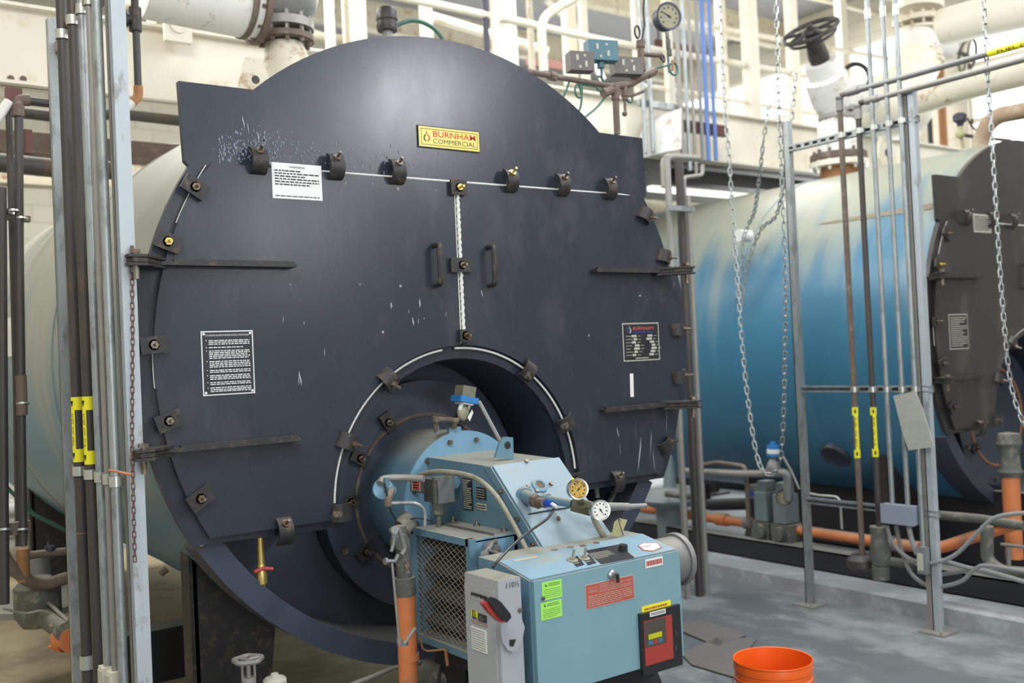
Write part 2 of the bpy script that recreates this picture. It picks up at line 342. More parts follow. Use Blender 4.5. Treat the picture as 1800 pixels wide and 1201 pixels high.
for i,(a,b) in enumerate(wins):
    wo=bpy.data.objects.new('window_%d'%(i+1),None); COL.objects.link(wo); wo.location=(a,RY1,z0); ORG[wo.name]=V((a,RY1,z0)); wo['kind']='structure'
    MB().b2((a,RY1+.12,z0),(b,RY1+.14,z1)).build('window_pane','glasslit',wo)
    m=MB(); 
    for k in range(5): x=a+(b-a)*k/4; m.b2((x-.03,RY1+.05,z0),(x+.03,RY1+.12,z1))
    for k in range(4): z=z0+(z1-z0)*k/3; m.b2((a,RY1+.05,z-.03),(b,RY1+.12,z+.03))
    m.build('window_frame','cream',wo)
# ceiling joists
for i,y in enumerate((5.0,7.0,9.0,11.0)):
    o=MB().b2((RX0,y-.06,RZ-.36),(RX1,y+.06,RZ-.33)).b2((RX0,y-.008,RZ-.34),(RX1,y+.008,RZ-.02)).b2((RX0,y-.06,RZ-.03),(RX1,y+.06,RZ))
    solo(o,'roof_beam','creamd','cream painted roof beam under the grey ceiling deck','roof beam','roof beams under the ceiling')
solo(MB().b2((5.19,1.6,0),(9.6,9.2,.09)),'equipment_pad',mat('grey_concrete_pad',(.30,.32,.34),.6,0,.2,4,.05,spot=(.42,.45,.47),spot_amt=.35,spot_scale=5),'low grey concrete pad with raised kerb edge under the right boiler','concrete pad',bevel=.012)
mtan=mat('tan_stained_concrete',(.40,.33,.215),.75,0,.25,2.5,.05,spot=(.26,.21,.14),spot_amt=.4,spot_scale=1.6)
solo(MB().b2((-1.6,3.55,0),(2.95,9.2,.07)),'equipment_pad',mtan,'tan stained concrete pad under the big front boiler','concrete pad')
# trench cover plates in the aisle
for i,q in enumerate([[(1190,1098),(1238,1092),(1312,1118),(1262,1138),(1200,1112)],[(1198,1150),(1262,1122),(1330,1125),(1300,1165),(1290,1192),(1215,1170)]]):
    pts=[at(*p,Z=.004) for p in q]; solo(MB().prism(pts,(0,0,.006)),'trench_cover',mat('worn_cover_plate',(.17,.16,.145),.6,.2,.3,60,.3),['dark checker plate trench cover farther from the bucket','brown grey checker plate trench cover beside the orange bucket'][i],'floor plate')
# ================================================================= boilers
CX0=2.19
def lug(root,cx,cz,ang,Y=3.395,w=.042,span=.075,h=.03,style='C',nutm='bolt',flip=1):
    """clamp: arched strap across the seam with a stud and nut. ang = direction of strap across the seam (deg)"""
    a=math.radians(ang); u=V((math.cos(a),0,math.sin(a))); v=V((-math.sin(a),0,math.cos(a))); n=V((0,-1,0)); c=V((cx,Y,cz))
    if style=='C':
        prof=[]; m=7
        for k in range(m+1):
            t=math.pi*k/m; prof.append(c+u*(-math.cos(t)*span/2)+n*(math.sin(t)*h+.001))
        for k in range(m+1):
            t=math.pi*(m-k)/m; prof.append(c+u*(-math.cos(t)*(span/2-.011))+n*(math.sin(t)*(h-.011)+.001))
        mb=MB().prism([p-v*w/2 for p in prof],v*w)
        s=c+u*(span*.28)+n*h*.75; d=(n*.8+u*.45).normalized()
    else:
        mb=MB().prism([c-u*span/2-v*w/2+n*.012,c+u*span/2-v*w/2+n*.012,c+u*span/2+v*w/2+n*.012,c-u*span/2+v*w/2+n*.012],n*.011)
        s=c+n*.022; d=n
    o=mb.build('clamp_lug','blackiron',root)
    st=MB(); st.cyl(s,s+d*.036,.0055,n=8).nut(s,d,.014,.010); st.lathe([(.006,0),(.018,0),(.018,.003),(.006,.003)],s-d*.002,d,14,closed=True)
    st.build('stud_nut',nutm,o)
def boiler(idx,cx,R,jk,label):
    X=lambda x:x-CX0+cx
    root=thing('fire_tube_boiler',label,'boiler',(cx,5.6,.09))
    CZ=1.655; YF=3.415
    # shell
    n=72; mb=MB(); prof=[(R,0)]
    for yy in (1.5,3.0): prof+=[(R,yy-3.47-.0+.0+0) if 0 else (R,yy-.01),(R+.006,yy-.008),(R+.006,yy+.03),(R,yy+.032)]
    prof+=[(R,4.72),(R-.05,4.79),(0,4.79)]
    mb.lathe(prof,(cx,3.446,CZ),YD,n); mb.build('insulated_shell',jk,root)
    # collar of the smokebox (ring seen under the doors)
    mb=MB(); rows=[]
    for k in range(49):
        a=math.radians(212+116*k/48); rows.append([mb.bm.verts.new(V((cx+r*math.cos(a),3.445+y_,CZ+r*math.sin(a)))) for r,y_ in((1.18,0),(1.265,0),(1.265,.17),(1.23,.17),(1.18,.385))])
    for p,q in zip(rows,rows[1:]):
        for k in range(5): mb.bm.faces.new((p[k],p[(k+1)%5],q[(k+1)%5],q[k]))
    mb.bm.faces.new(rows[0]); mb.bm.faces.new(rows[-1][::-1]); mb.build('smokebox_collar','black2',root)
    MB().lathe([(0,0),(1.2,0),(1.2,.02),(0,.02)],(cx,3.83,CZ),YD,n).build('tube_sheet','tank_in',root)
    # furnace front disc
    f=MB().lathe([(0,0),(.483,0),(.483,.10),(0,.10)],(cx,3.70,1.04),YD,64).build('furnace_front_disc','black2',root)
    MB().torus((cx,3.70,1.035),YD,.34,.009,64,8).build('sealing_ring','rusto' if idx else 'rust',f)
    mb=MB()
    for k in (205,262,318): a=math.radians(k); p=V((cx+.44*math.cos(a),3.70,1.04+.44*math.sin(a))); MB().cyl(p,p-YD*.008,.017,n=14).nut(p,-YD,.011,.02).build('disc_bolt','bolt',f)
    for k in (120,150,178,212,60): 
        a=math.radians(k); lug(root,cx+.37*math.cos(a),1.035+.37*math.sin(a),k,Y=3.70,style='P',span=.085,w=.05)
    # front plate with hood arc and burner opening
    pts=[V((X(1.105),0,2.605))]
    RR=lambda a: 1.258 if a>15.2 else (1.30 if a>-13.5 else 1.27)
    angs=[32.5,29,25,21,18,15.3,15.1,12,8,4,0,-4,-8,-13.4,-13.6,-18,-22,-26,-29.6]
    pts+=[V((X(1.115),0,2.33))]+[V((X(2.19)-RR(a)*math.cos(math.radians(a)),0,1.64+RR(a)*math.sin(math.radians(a)))) for a in angs]
    pts+=[V((X(1.655),0,1.0))]
    ho=[V((X(2.19)+.535*math.cos(math.radians(a)),0,1.075+.535*math.sin(math.radians(a)))) for a in [187-(194)*k/36 for k in range(37)]]
    pts+=ho+[V((X(2.725),0,1.0))]
    pts+=[V((X(2.19)+(RR(a)+.015)*math.cos(math.radians(a)),0,1.64+(RR(a)+.015)*math.sin(math.radians(a)))) for a in angs[::-1]]+[V((X(3.28),0,2.33))]
    pts+=[V((X(3.274),0,2.605))]
    pts+=[V((X(2.19)+1.255*math.cos(math.radians(a)),0,1.655+1.255*math.sin(math.radians(a)))) for a in [49.3+(180-98.6)*k/30 for k in range(31)]]
    mb=MB().prism([V((p.x,YF,p.z)) for p in pts],(0,.028,0)); mb.build('front_plate','blackb' if idx else 'black',root)
    # inner wall of the burner opening
    mb=MB(); A=[V((X(2.19)+r*math.cos(math.radians(a)),Y,1.075+r*math.sin(math.radians(a)))) for r,Y in((.535,0),) for a in [0]]
    ring=[(.535,3.44),(.535,3.80),(.55,3.80),(.55,3.44)]
    st=[187-194*k/40 for k in range(41)]
    rows=[[mb.bm.verts.new(V((X(2.19)+r*math.cos(math.radians(a)),Y,1.075+r*math.sin(math.radians(a))))) for r,Y in ring] for a in st]
    for p,q in zip(rows,rows[1:]):
        for k in range(4): mb.bm.faces.new((p[k],p[(k+1)%4],q[(k+1)%4],q[k]))
    mb.bm.faces.new(rows[0]); mb.bm.faces.new(rows[-1][::-1]); mb.build('opening_wall','black2',root)
    # doors
    for side in (-1,1):
        xs=lambda x: X(2.198)+side*x
        d=[V((xs(.004),0,2.322)),V((xs(.004),0,1.665))]
        d+=[V((X(2.19)+side*.588*math.sin(math.radians(a)),0,1.075+.588*math.cos(math.radians(a)))) for a in [2+ (93-2)*k/20 for k in range(21)]]
        d+=[V((X(2.19)+side*.588,0,1.035))] if side<0 else [V((X(2.19)+side*.588,0,1.035))]
        d+=[V((X(2.19)+side*1.045,0,1.035))]
        RD=1.211 if side<0 else 1.242
        d+=[V((X(2.19)+side*RD*math.cos(math.radians(a)),0,1.64+RD*math.sin(math.radians(a)))) for a in [-30+(62)*k/22 for k in range(23)]]
        d+=[V((X(2.19)+side*.985,0,2.325))]
        door=MB().prism([V((p.x,3.392,p.z)) for p in d],(0,.021,0)).build('smokebox_door','blackb' if idx else 'black',root,label='left smokebox door' if side<0 else 'right smokebox door')
        h=MB(); hx=X(2.085) if side<0 else X(2.345)
        h.tube([(hx,3.392,2.062),(hx,3.345,2.062),(hx,3.345,1.905),(hx,3.392,1.905)],.011,10,fr=.02)
        h.box((hx,3.343,1.983),(.026,.006,.15)); h.build('pull_handle','blackiron',door)
        for hz in (1.97,1.347):
            bx=X(2.19)+side*1.275; b=MB(); ex=X(2.19)+side*(.708 if hz>1.5 else .72)
            px_=bx+side*.012-(.085 if side>0 else 0); b.prism([V((x_,y_,hz-.0065)) for x_,y_ in ((ex,3.392),(ex,3.350),(px_-side*.10,3.348),(px_-side*.03,3.262),(px_+side*.015,3.258),(px_+side*.03,3.285),(px_+side*.01,3.312),(px_-side*.035,3.345),(px_-side*.04,3.392))],(0,0,.013)); b.box(((bx+ex)/2-side*.06,3.360,hz+.010),(abs(bx-ex)-.14,.02,.008)); 
            [b.prism([V((x_,y_,hz+dz)) for x_,y_ in ((px_-side*.12,3.40),(px_-side*.12,3.36),(px_-side*.03,3.258),(px_+side*.03,3.258),(px_+side*.03,3.30),(px_-side*.035,3.36),(px_-side*.035,3.40))],(0,0,.009)) for dz in (.009,-.018)]
            b.build('hinge_bar','blackiron',door)
            MB().cyl((px_,3.285,hz-.060),(px_,3.285,hz+.035),.010,n=12).cyl((px_,3.285,hz+.024),(px_,3.285,hz+.036),.017,n=6).build('hinge_pin','bolt',door)
    # rope gaskets
    g=MB(); rx=X(2.207); g.tube([V((rx+ .0016*math.sin(k*1.3),3.388+.001*math.cos(k*1.3),2.325-k*.0055)) for k in range(118)],.007,8,rf=lambda i:.0068+.0013*(i%3==0))
    g.tube([V((rx-.012,3.391,2.32-k*.05)) for k in range(14)],.0022,6); g.build('seam_rope','rope',root)
    g=MB()
    g.tube(arc(X(2.19),1.075,.576,92,3,60,3.404),.0045,6); g.tube(arc(X(2.19),1.075,.576,98,178,60,3.404),.0045,6)
    g.tube([V((X(x),3.404,2.328)) for x in (1.55,2.1,2.6,3.1)]+[V((X(3.16),3.404,2.325)),V((X(3.19),3.404,2.28))],.0042,6); 
    g.tube(arc(X(2.19),1.64,1.213,146,157,20,3.404),.0018,6); g.tube(arc(X(2.19),1.64,1.213,176,184,8,3.404),.002,6); g.tube(arc(X(2.19),1.64,1.25,24,-12,30,3.404),.0022,6)
    g.build('door_gasket','rope',root)
    # clamps
    for x in (1.365,1.665,1.927,2.469,2.748,3.022): lug(root,X(x),2.345,90,span=.10,w=.058,h=.042,nutm='bolt' if x!=2.469 else 'brass')
    for i,(x,z,a) in enumerate(((1.135,2.235,-32),(1.035,2.045,-20),(.975,1.70,5),(1.015,1.445,18),(1.11,1.175,30))): lug(root,X(x),z,a,style='P',span=.088,w=.058,nutm='brass' if i==1 else 'bolt')
    for x,z,a in ((3.235,2.235,150),(3.345,2.045,165),(3.415,1.70,180),(3.41,1.475,190),(3.30,1.16,212)): lug(root,X(x),z,a+180,span=.085,w=.058,h=.04)
    lug(root,X(1.405),1.022,90,span=.10,w=.055,h=.04); lug(root,X(2.985),1.022,90,span=.10,w=.055,h=.04)
    lug(root,X(1.635),1.06,180,span=.085,w=.065,h=.03); lug(root,X(2.745),1.06,0,style='P',span=.085,w=.06)
    for a in (155,126,55,24): r=math.radians(a); lug(root,X(2.19)+.575*math.cos(r),1.075+.575*math.sin(r),a+180,span=.085,w=.06,h=.032)
    lug(root,X(2.207),2.30,0,style='P',span=.075,w=.06,nutm='brass'); lug(root,X(2.205),1.985,0,style='P',span=.105,w=.058); lug(root,X(2.207),1.70,0,style='P',span=.055,w=.05)
    # saddles
    for yy in (3.95,7.2):
        for sd in (-1,1):
            xo=cx+sd*1.0; m=MB()
            m.prism([V((cx+sd*.935,yy,.09)),V((cx+sd*.66,yy,.09)),V((cx+sd*.59,yy,.66)),V((cx+sd*.935,yy,.95))],(0,.03,0))
            m.box((cx+sd*.935,yy+.05,.5),(.03,.10,.84)); m.box((cx+sd*.80,yy,.10),(.40,.20,.02)); m.build('support_leg','blackiron',root)
    # inspection opening / hand hole on the shell
    # lifting lug on top
    m=MB()
    yl=4.2 if idx==0 else 4.57; lx=-.49 if idx==0 else .19; kx,cx0=cx,cx; cx=cx+lx
    q_=.62 if idx==0 else 1; zz=2.72 if idx==0 else 2.86; hh_=.26 if idx==0 else .33; pr=[V((cx-.15*q_,yl,zz)),V((cx+.15*q_,yl,zz)),V((cx+.13*q_,yl,zz+hh_*.4)),V((cx+.06*q_,yl,zz+hh_)),V((cx-.06*q_,yl,zz+hh_)),V((cx-.13*q_,yl,zz+hh_*.4))]
    m.prism(pr,(0,.03,0)); lg=m.build('lifting_lug','creamd',root)
    MB().cyl((cx,yl-.002,zz+hh_*.62),(cx,yl+.032,zz+hh_*.62),.03*q_,n=18).build('lug_hole','blackiron',lg)
    return root
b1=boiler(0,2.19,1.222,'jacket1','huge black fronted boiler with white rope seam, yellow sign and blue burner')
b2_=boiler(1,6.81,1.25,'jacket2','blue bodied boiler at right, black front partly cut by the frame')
# signs on boiler 1
def sign(parent,name,p0,p1,Y,face,t=.003):
    return MB().b2((p0[0],Y-t,p0[1]),(p1[0],Y,p1[1])).build(name,face,parent)
Yp=3.4125
s1=sign(b1,'maker_sign',(2.046,2.458),(2.343,2.546),Yp,'ink')
Ys=Yp-.0032
MB().b2((2.050,Ys-.001,2.4615),(2.339,Ys,2.5425)).build('sign_border','signy',s1)
m=MB()
for a,b in (((2.060,2.4695),(2.330,2.4715)),((2.060,2.5325),(2.330,2.5345)),((2.060,2.4695),(2.062,2.5345)),((2.328,2.4695),(2.330,2.5345))): m.b2((a[0],Ys-.0016,a[1]),(b[0],Ys-.001,b[1]))
m.build('sign_rule','ink',s1)
MB().text('BURNHAM',(2.113,Ys-.0012,2.504),XD,ZD,.034,fit=.208,bold=.010).build('sign_lettering','redink',s1)
MB().text('COMMERCIAL',(2.113,Ys-.0012,2.478),XD,ZD,.027,fit=.208).build('sign_lettering','inkg',s1)
def flame(parent,cx,cz,s,Y,c1='inkg',c2='redink'):
    for sd,c in((-1,c1),(1,c2)):
        o=[V((cx,Y,cz+s))]+[V((cx+sd*s*.62*math.sin(math.radians(t))*(1 if t>60 else 1),Y,cz-s*.25-s*.62*math.cos(math.radians(t))*-1)) for t in range(20,171,15)]
        i=[V((cx+sd*s*.36*math.sin(math.radians(t)),Y,cz-s*.25+s*.42*math.cos(math.radians(t)))) for t in range(165,10,-20)]+[V((cx+sd*s*.04,Y,cz+s*.55))]
        MB().prism(o+i,(0,-.0006,0)).build('flame_emblem',c,parent)
flame(s1,2.086,2.503,.025,Ys-.001)
# paper notice, instruction plate, data plate, white tape
pn=sign(b1,'paper_notice',(1.418,2.215),(1.612,2.345),3.3905,'paper',.001)
m=MB(); m.text('WARNING',(1.485,3.389,2.328),XD,ZD,.011,fit=.06).lines((1.428,3.389,2.262),XD,ZD,.172,.060,6,seed=4,fill=.42).lines((1.428,3.389,2.222),XD,ZD,.172,.006,1,seed=5,ragged=False); m.build('notice_print','ink',pn)
ip=sign(b1,'instruction_plate',(1.137,1.520),(1.322,1.742),3.3905,'paper',.0015)
MB().b2((1.141,3.3885,1.524),(1.318,3.389,1.738)).build('plate_field','plate',ip)
m=MB(); 
for q in ((1.143,1.526),(1.308,1.526),(1.143,1.728),(1.308,1.728)): m.b2((q[0],3.3878,q[1]),(q[0]+.008,3.3885,q[1]+.008))
m.text('TO ENSURE MAXIMUM BOILER SERVICE, PLEASE READ',(1.152,3.388,1.724),XD,ZD,.0085,fit=.155)
z=1.712
for k,r in enumerate((3,1,5,4,2,3,2,3)):
    h=r*.0062; m.lines((1.163,3.388,z-h),XD,ZD,.145,h,r,seed=20+k,fill=.5); m.b2((1.153,3.3874,z-.004),(1.156,3.388,z-.001)); z-=h+.0055
m.text('BURNHAM COMMERCIAL',(1.19,3.388,1.537),XD,ZD,.008,fit=.09); m.build('plate_print','paper',ip)
dp=sign(b1,'data_plate',(3.068,1.56),(3.295,1.735),3.3905,'papery',.0015)
MB().b2((3.073,3.3885,1.565),(3.290,3.389,1.730)).build('plate_field','plate',dp)
MB().text('BURNHAM',(3.13,3.388,1.703),XD,ZD,.020,fit=.13,bold=.02).build('plate_lettering','labelred',dp)
MB().text('COMMERCIAL',(3.13,3.388,1.688),XD,ZD,.014,fit=.13).build('plate_lettering','blueink',dp)
flame(dp,3.108,1.706,.021,3.388,'blueink','papery')
m=MB(); rn=random.Random(3)
for r in range(7):
    zz=1.672-r*.0145; x=3.085; m.lines((x,3.388,zz),XD,ZD,.045,.005,1,seed=r)
    for _ in range(2):
        x+=rn.uniform(.03,.06); wv=rn.uniform(.02,.038); m.b2((x,3.3878,zz-.002),(x+wv,3.3885,zz+.008)); x+=wv+.008; m.lines((x,3.388,zz),XD,ZD,.02,.005,1,seed=r+50); x+=.02
m.lines((3.14,3.388,1.570),XD,ZD,.08,.006,1,seed=77,fill=.8,ragged=False); m.build('plate_print','papery',dp)
MB().prism([at(1107,657,Y=3.39),at(1113,657,Y=3.39),at(1114,698,Y=3.39),at(1108,698,Y=3.39)],(0,-.0008,0)).build('tape_strip','paper',b1)
# paint chips and scratches of the doors
m=MB(); rn=random.Random(9)
for (px,py,hh,ww) in [(738,533,9,4),(688,537,7,4),(727,565,9,3),(718,548,4,2),(700,332,4,5),(607,322,3,3),(783,552,6,2),(530,665,14,2),(525,670,9,2),(570,620,8,2),(848,516,7,2),(673,584,3,6),(534,568,4,2),(655,323,3,2),(497,562,7,2),(766,335,3,2),(455,240,10,2),(1087,760,12,1.5),(1090,790,14,1),(1120,800,40,1.2),(1117,760,26,1.2),(1142,780,30,.8),(1150,810,25,.8),(1170,740,28,.7),(1125,520,2,8),(704,503,3,6),(735,565,6,2),(745,560,3,2),(1185,500,7,1.5),(430,215,12,1),(437,225,10,1),(510,500,2,3),(633,500,3,2),(1035,590,3,5),(885,790,9,2)]:
    Y=3.3905 if py>300 else 3.4135; c=at(px,py,Y=Y); h=hh*.002; ww=ww*.0017; k=rn.uniform(-.4,.4)*h
    m.prism([c+V((-ww*.3,0,-h)),c+V((ww*.6+k*.2,0,-h*.3)),c+V((ww*.3+k,0,h)),c+V((-ww*.5+k,0,h*.4))],(0,-.0004,0))
pc=m.build('paint_chips',mat('pale_paint_scar',(.30,.32,.36),.7,0,.3,60),b1); pc['kind']='stuff'
m=MB(); rn=random.Random(21)
for k in range(420):
    u=rn.random()**1.7; px=385+u*400; py=rn.gauss(262,16)+u*34
    if k%4==0: px=rn.gauss(455,28); py=rn.gauss(258,14)
    if py>291+u*20 or py<205: continue
    c=at(px,py,Y=3.4135); s_=rn.uniform(.0008,.0030); h_=s_*rn.uniform(1,3)
    m.prism([c+V((-s_,0,-h_*.5)),c+V((s_*.7,0,-h_)),c+V((s_,0,h_*.6)),c+V((-s_*.4,0,h_))],(0,-.0003,0))
sc_=m.build('paint_scuffs',mat('blue_white_scuff',(.20,.23,.30),.6,0,.3,60),b1); sc_['kind']='stuff'
# gap insulation + brass drain under left door
m=MB().cyl((1.345,3.46,1.0),(1.345,3.46,.80),.013,n=12); m.lathe([(0,0),(.02,0),(.022,.03),(.014,.07),(0,.07)],(1.345,3.46,.835),ZD,12)
dv=m.build('drain_valve','brass',b1); MB().tube([(1.31,3.44,.885),(1.345,3.44,.892),(1.38,3.44,.885)],.007,8).build('valve_handle','redplastic',dv)
# jacket label of boiler 1 (orange and white, at the far left), brown plug
def onshell(cx,R,ang,y): a=math.radians(ang); return V((cx+R*math.cos(a),y,1.655+R*math.sin(a)))
lab=MB(); A=[onshell(2.19,1.225,166+t*1.05,5.93) for t in range(11)]; B=[onshell(2.19,1.225,166+t*1.05,6.6) for t in range(11)]
vs=[(lab.bm.verts.new(p),lab.bm.verts.new(q)) for p,q in zip(A,B)]
for p,q in zip(vs,vs[1:]): lab.bm.faces.new((p[0],p[1],q[1],q[0]))
lb=lab.build('jacket_label','paper',b1)
MB().text('BURNHAM',(.955,6.56,1.86),-YD,ZD,.075,fit=.58).build('label_lettering','redink',lb)
# white notice and plate on boiler 2, front
n2=MB().b2((*at(1712,408,Y=3.39).xy,0),(0,0,0)) if 0 else None
p=at(1712,408,Y=3.39); q=at(1741,378,Y=3.39); pn2=MB().b2((p.x,3.3895,p.z),(q.x,3.391,q.z)).build('paper_notice','papery',b2_)
MB().lines((p.x+.01,3.389,p.z+.01),XD,ZD,q.x-p.x-.02,q.z-p.z-.02,7,seed=3).build('notice_print','ink',pn2)
p=at(1670,615,Y=3.39); q=at(1700,552,Y=3.39); ip2=MB().b2((p.x,3.3895,p.z),(q.x,3.391,q.z)).build('instruction_plate','papery',b2_)
MB().b2((p.x+.006,3.3885,p.z+.006),(q.x-.006,3.389,q.z-.006)).build('plate_field','plate',ip2)
MB().lines((p.x+.015,3.388,p.z+.015),XD,ZD,q.x-p.x-.03,q.z-p.z-.03,14,seed=8,fill=.4).build('plate_print','papery',ip2)
# fittings on shell 2: white plug and hand hole
c=onshell(6.81,1.27,158,0); pl=at(1313,415,X=5.63); MB().cyl(pl+V((.02,0,0)),pl-V((.09,0,0)),.045,n=24).build('shell_plug','white',b2_)
hh=at(1455,825,X=5.78); nrm=(V((6.81,0,1.655))-V((hh.x,0,hh.z))).normalized()
p0=V((6.81,hh.y,1.655))-nrm*1.262
MB().lathe([(0,0),(.06,.0),(.085,.006),(.10,.016),(.11,.0),(.11,-.03),(0,-.03)],p0,-nrm,26).build('handhole_cover','black2',b2_)

MT['bandbrown']=mat('plain_brown',(.24,.205,.14),.6,0,.2,9)  # brown band along the blue shell, narrowing toward the rear
def rayshell(px,py,cx,R):
    d=_fw*F_PX+_R*(px-900)-_U*(py-600.5); ox,oz=-cx,CAM_Z-1.655
    a=d.x*d.x+d.z*d.z; b=2*(ox*d.x+oz*d.z); c=ox*ox+oz*oz-R*R; t=(-b-math.sqrt(max(0,b*b-4*a*c)))/(2*a); return V((0,0,CAM_Z))+d*t
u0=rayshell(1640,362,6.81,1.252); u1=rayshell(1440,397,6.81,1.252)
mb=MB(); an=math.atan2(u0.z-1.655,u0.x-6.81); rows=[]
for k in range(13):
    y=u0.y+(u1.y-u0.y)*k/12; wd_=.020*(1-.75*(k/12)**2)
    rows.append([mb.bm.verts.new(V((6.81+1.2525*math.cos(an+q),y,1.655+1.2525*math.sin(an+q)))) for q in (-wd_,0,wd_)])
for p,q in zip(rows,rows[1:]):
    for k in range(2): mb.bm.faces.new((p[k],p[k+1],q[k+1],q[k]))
mb.build('brown_band','bandbrown',b2_)
# row of torn insulation at the lower left edge of the front boiler shell
mb=MB(); rn=random.Random(4)
pts=[V((2.19+1.235*math.cos(math.radians(a)),3.47+rn.uniform(-.008,.008),1.655+1.235*math.sin(math.radians(a)))) for a in range(197,219,2)]
mb.tube(pts,.012,6,rf=lambda i:.006+.009*rn.random()); mb.build('torn_insulation','papery',b1)
# ================================================================= burner of the front boiler (distances scaled by K)
def kp(x,y,z): return V((x*K,y*K,CAM_Z+(z-CAM_Z)*K))
KQ=K*1.12
def kq(x,y,z): return V((x*KQ,y*KQ,CAM_Z+(z-CAM_Z)*KQ))
def qat(px,py,Y): return at(px,py,Y=Y*KQ)
def atp(px,py,p0,n):
    d=_fw*F_PX+_R*(px-900)-_U*(py-600.5); o=V((0,0,CAM_Z)); return o+d*((V(p0)-o).dot(n)/d.dot(n))
bu=thing('power_burner','light blue power burner with sloped housing bolted into the front boiler opening','burner',kp(2.0,2.8,.5))
DC=V((2.19,3.41,1.038))
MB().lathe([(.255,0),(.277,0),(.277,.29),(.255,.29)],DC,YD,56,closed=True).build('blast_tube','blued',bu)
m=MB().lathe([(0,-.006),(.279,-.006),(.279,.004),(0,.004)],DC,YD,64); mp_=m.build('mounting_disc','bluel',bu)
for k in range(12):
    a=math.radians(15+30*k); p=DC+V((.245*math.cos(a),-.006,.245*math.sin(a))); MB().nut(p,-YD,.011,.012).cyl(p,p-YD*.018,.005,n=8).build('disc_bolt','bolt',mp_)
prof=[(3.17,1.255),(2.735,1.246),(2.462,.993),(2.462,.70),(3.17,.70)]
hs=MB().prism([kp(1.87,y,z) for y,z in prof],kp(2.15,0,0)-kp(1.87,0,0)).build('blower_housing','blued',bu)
# bright front panel of the slope, raised lips
sA,sB=kp(1.87,2.735,1.246),kp(1.87,2.462,.993); sd=(sB-sA).normalized(); sn=V((0,sd.z,-sd.y)); sn=sn if sn.y<0 else -sn
w=(2.15-1.87)*K
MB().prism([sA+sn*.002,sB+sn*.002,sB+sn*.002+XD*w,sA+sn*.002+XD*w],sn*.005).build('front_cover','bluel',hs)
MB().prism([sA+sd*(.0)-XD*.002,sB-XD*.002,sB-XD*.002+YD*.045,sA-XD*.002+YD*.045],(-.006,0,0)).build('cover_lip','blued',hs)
m=MB()
q0=sA+sd*.235+sn*.0075; m.tube([q0+XD*.02,q0+XD*.08+sn*.003,q0+XD*w],.0025,6); m.build('cover_seam_cord','ink',hs)
m=MB()
for px,py in ((925,812),(968,852),(928,856),(943,864),(981,913),(950,848)): p=atp(px,py,sA+sn*.007,sn); MB().nut(p,sn,.008,.008).build('cover_screw','bolt',hs)
for t in (.3,.62,.9): p=sA.lerp(sB,t)+YD*.025; MB().nut(p-XD*.008,-XD,.008,.012).build('cover_screw','bolt',hs)
p=atp(948,855,sA+sn*.007,sn); sg=MB().lathe([(.018,0),(.030,0),(.030,.007),(.022,.011),(.018,.009)],p,sn,28,closed=True).build('sight_port_ring','bluel',bu)
MB().cyl(p,p+sn*.006,.0185,n=20).build('sight_port_glass',mat('smoky_port_glass',(.16,.13,.12),.1,0,.2,20),sg)
a=kp(1.985,2.845,1.255); m=MB().prism([a+V((0,-.035,0)),a+V((0,.075,0)),a+V((0,.052,.075)),a+V((0,.0,.078)),a+V((0,-.035,.05))],(.012,0,0)) if 0 else MB()
lp=[atp(px,py,kp(2.0,2.84,1.26),V((0,1,0))) for px,py in((871,803),(903,806),(902,769),(887,768),(878,781))]
m.prism([p+V((0,0,-.004)) if i<2 else p for i,p in enumerate(lp)],(0,.012,0)); lg=m.build('lifting_eye','blued',hs)
c=atp(892,783,kp(2.0,2.84,1.26),V((0,1,0))); MB().cyl(c-YD*.001,c+YD*.013,.0145,n=18).build('eye_hole','ink',lg)
# data labels on the left side of the housing
def side_label(px0,py0,px1,py1,X,name,face,pr,rows,parent,seed=1,fill=.55,txt=None):
    a=bat(px0,py0,X=X); b=bat(px1,py1,X=X); y0,y1=a.y,b.y; z1,z0=a.z,b.z; x=X*K-.0015
    o=MB().b2((x-.001,min(y0,y1),z0),(x+.0014,max(y0,y1),z1)).build(name,face,parent)
    MB().lines((x-.0014,max(y0,y1)-.004,z0+.003),-YD,ZD,abs(y1-y0)-.008,z1-z0-.006,rows,seed=seed,fill=fill).build('label_print',pr,o) if rows else None
    return o
for r in ((813,840,832,898),): side_label(*r,1.868,'rating_label','plate','papery',15,bu,2,.6)
side_label(838,856,855,879,1.868,'rating_label','plate','papery',4,bu,5,.3)
side_label(839,884,856,898,1.868,'rating_label','papery','ink',2,bu,6,.5)
side_label(776,858,790,876,1.868,'rating_label','plate','papery',4,bu,7,.4)
# air inlet box with wire mesh
X0,X1,Y0,Y1,Z0,Z1=1.5,1.668,2.33,2.643,.782,1.10
ib=MB(); t=.012
ib.b2(kq(X0+.02,Y0,Z0),kq(X1,Y0+t,Z1)); ib.b2(kq(X0+.02,Y1-t,Z0),kq(X1,Y1,Z1)); ib.b2(kq(X0+.02,Y0,Z0),kq(X1,Y1,Z0+t)); ib.b2(kq(X0+.02,Y0,Z1-.004),kq(X1,Y1,Z1+.004)); ib.b2(kq(X1-.01,Y0,Z0),kq(X1,Y1,Z1))
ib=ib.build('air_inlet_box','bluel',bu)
fr=MB()
for a,b in (((Y0-.008,Z0-.012),(Y0+.012,Z1+.008)),((Y1-.012,Z0-.012),(Y1+.008,Z1+.008)),((Y0,Z0-.012),(Y1,Z0+.008)),((Y0,Z1-.012),(Y1,Z1+.008))): fr.b2(kq(X0,a[0],a[1]),kq(X0+.022,b[0],b[1]))
fr.build('mesh_frame','blued',ib)
ms=MB(); step=.031; H=Z1-Z0; W_=Y1-Y0; 
k=-19
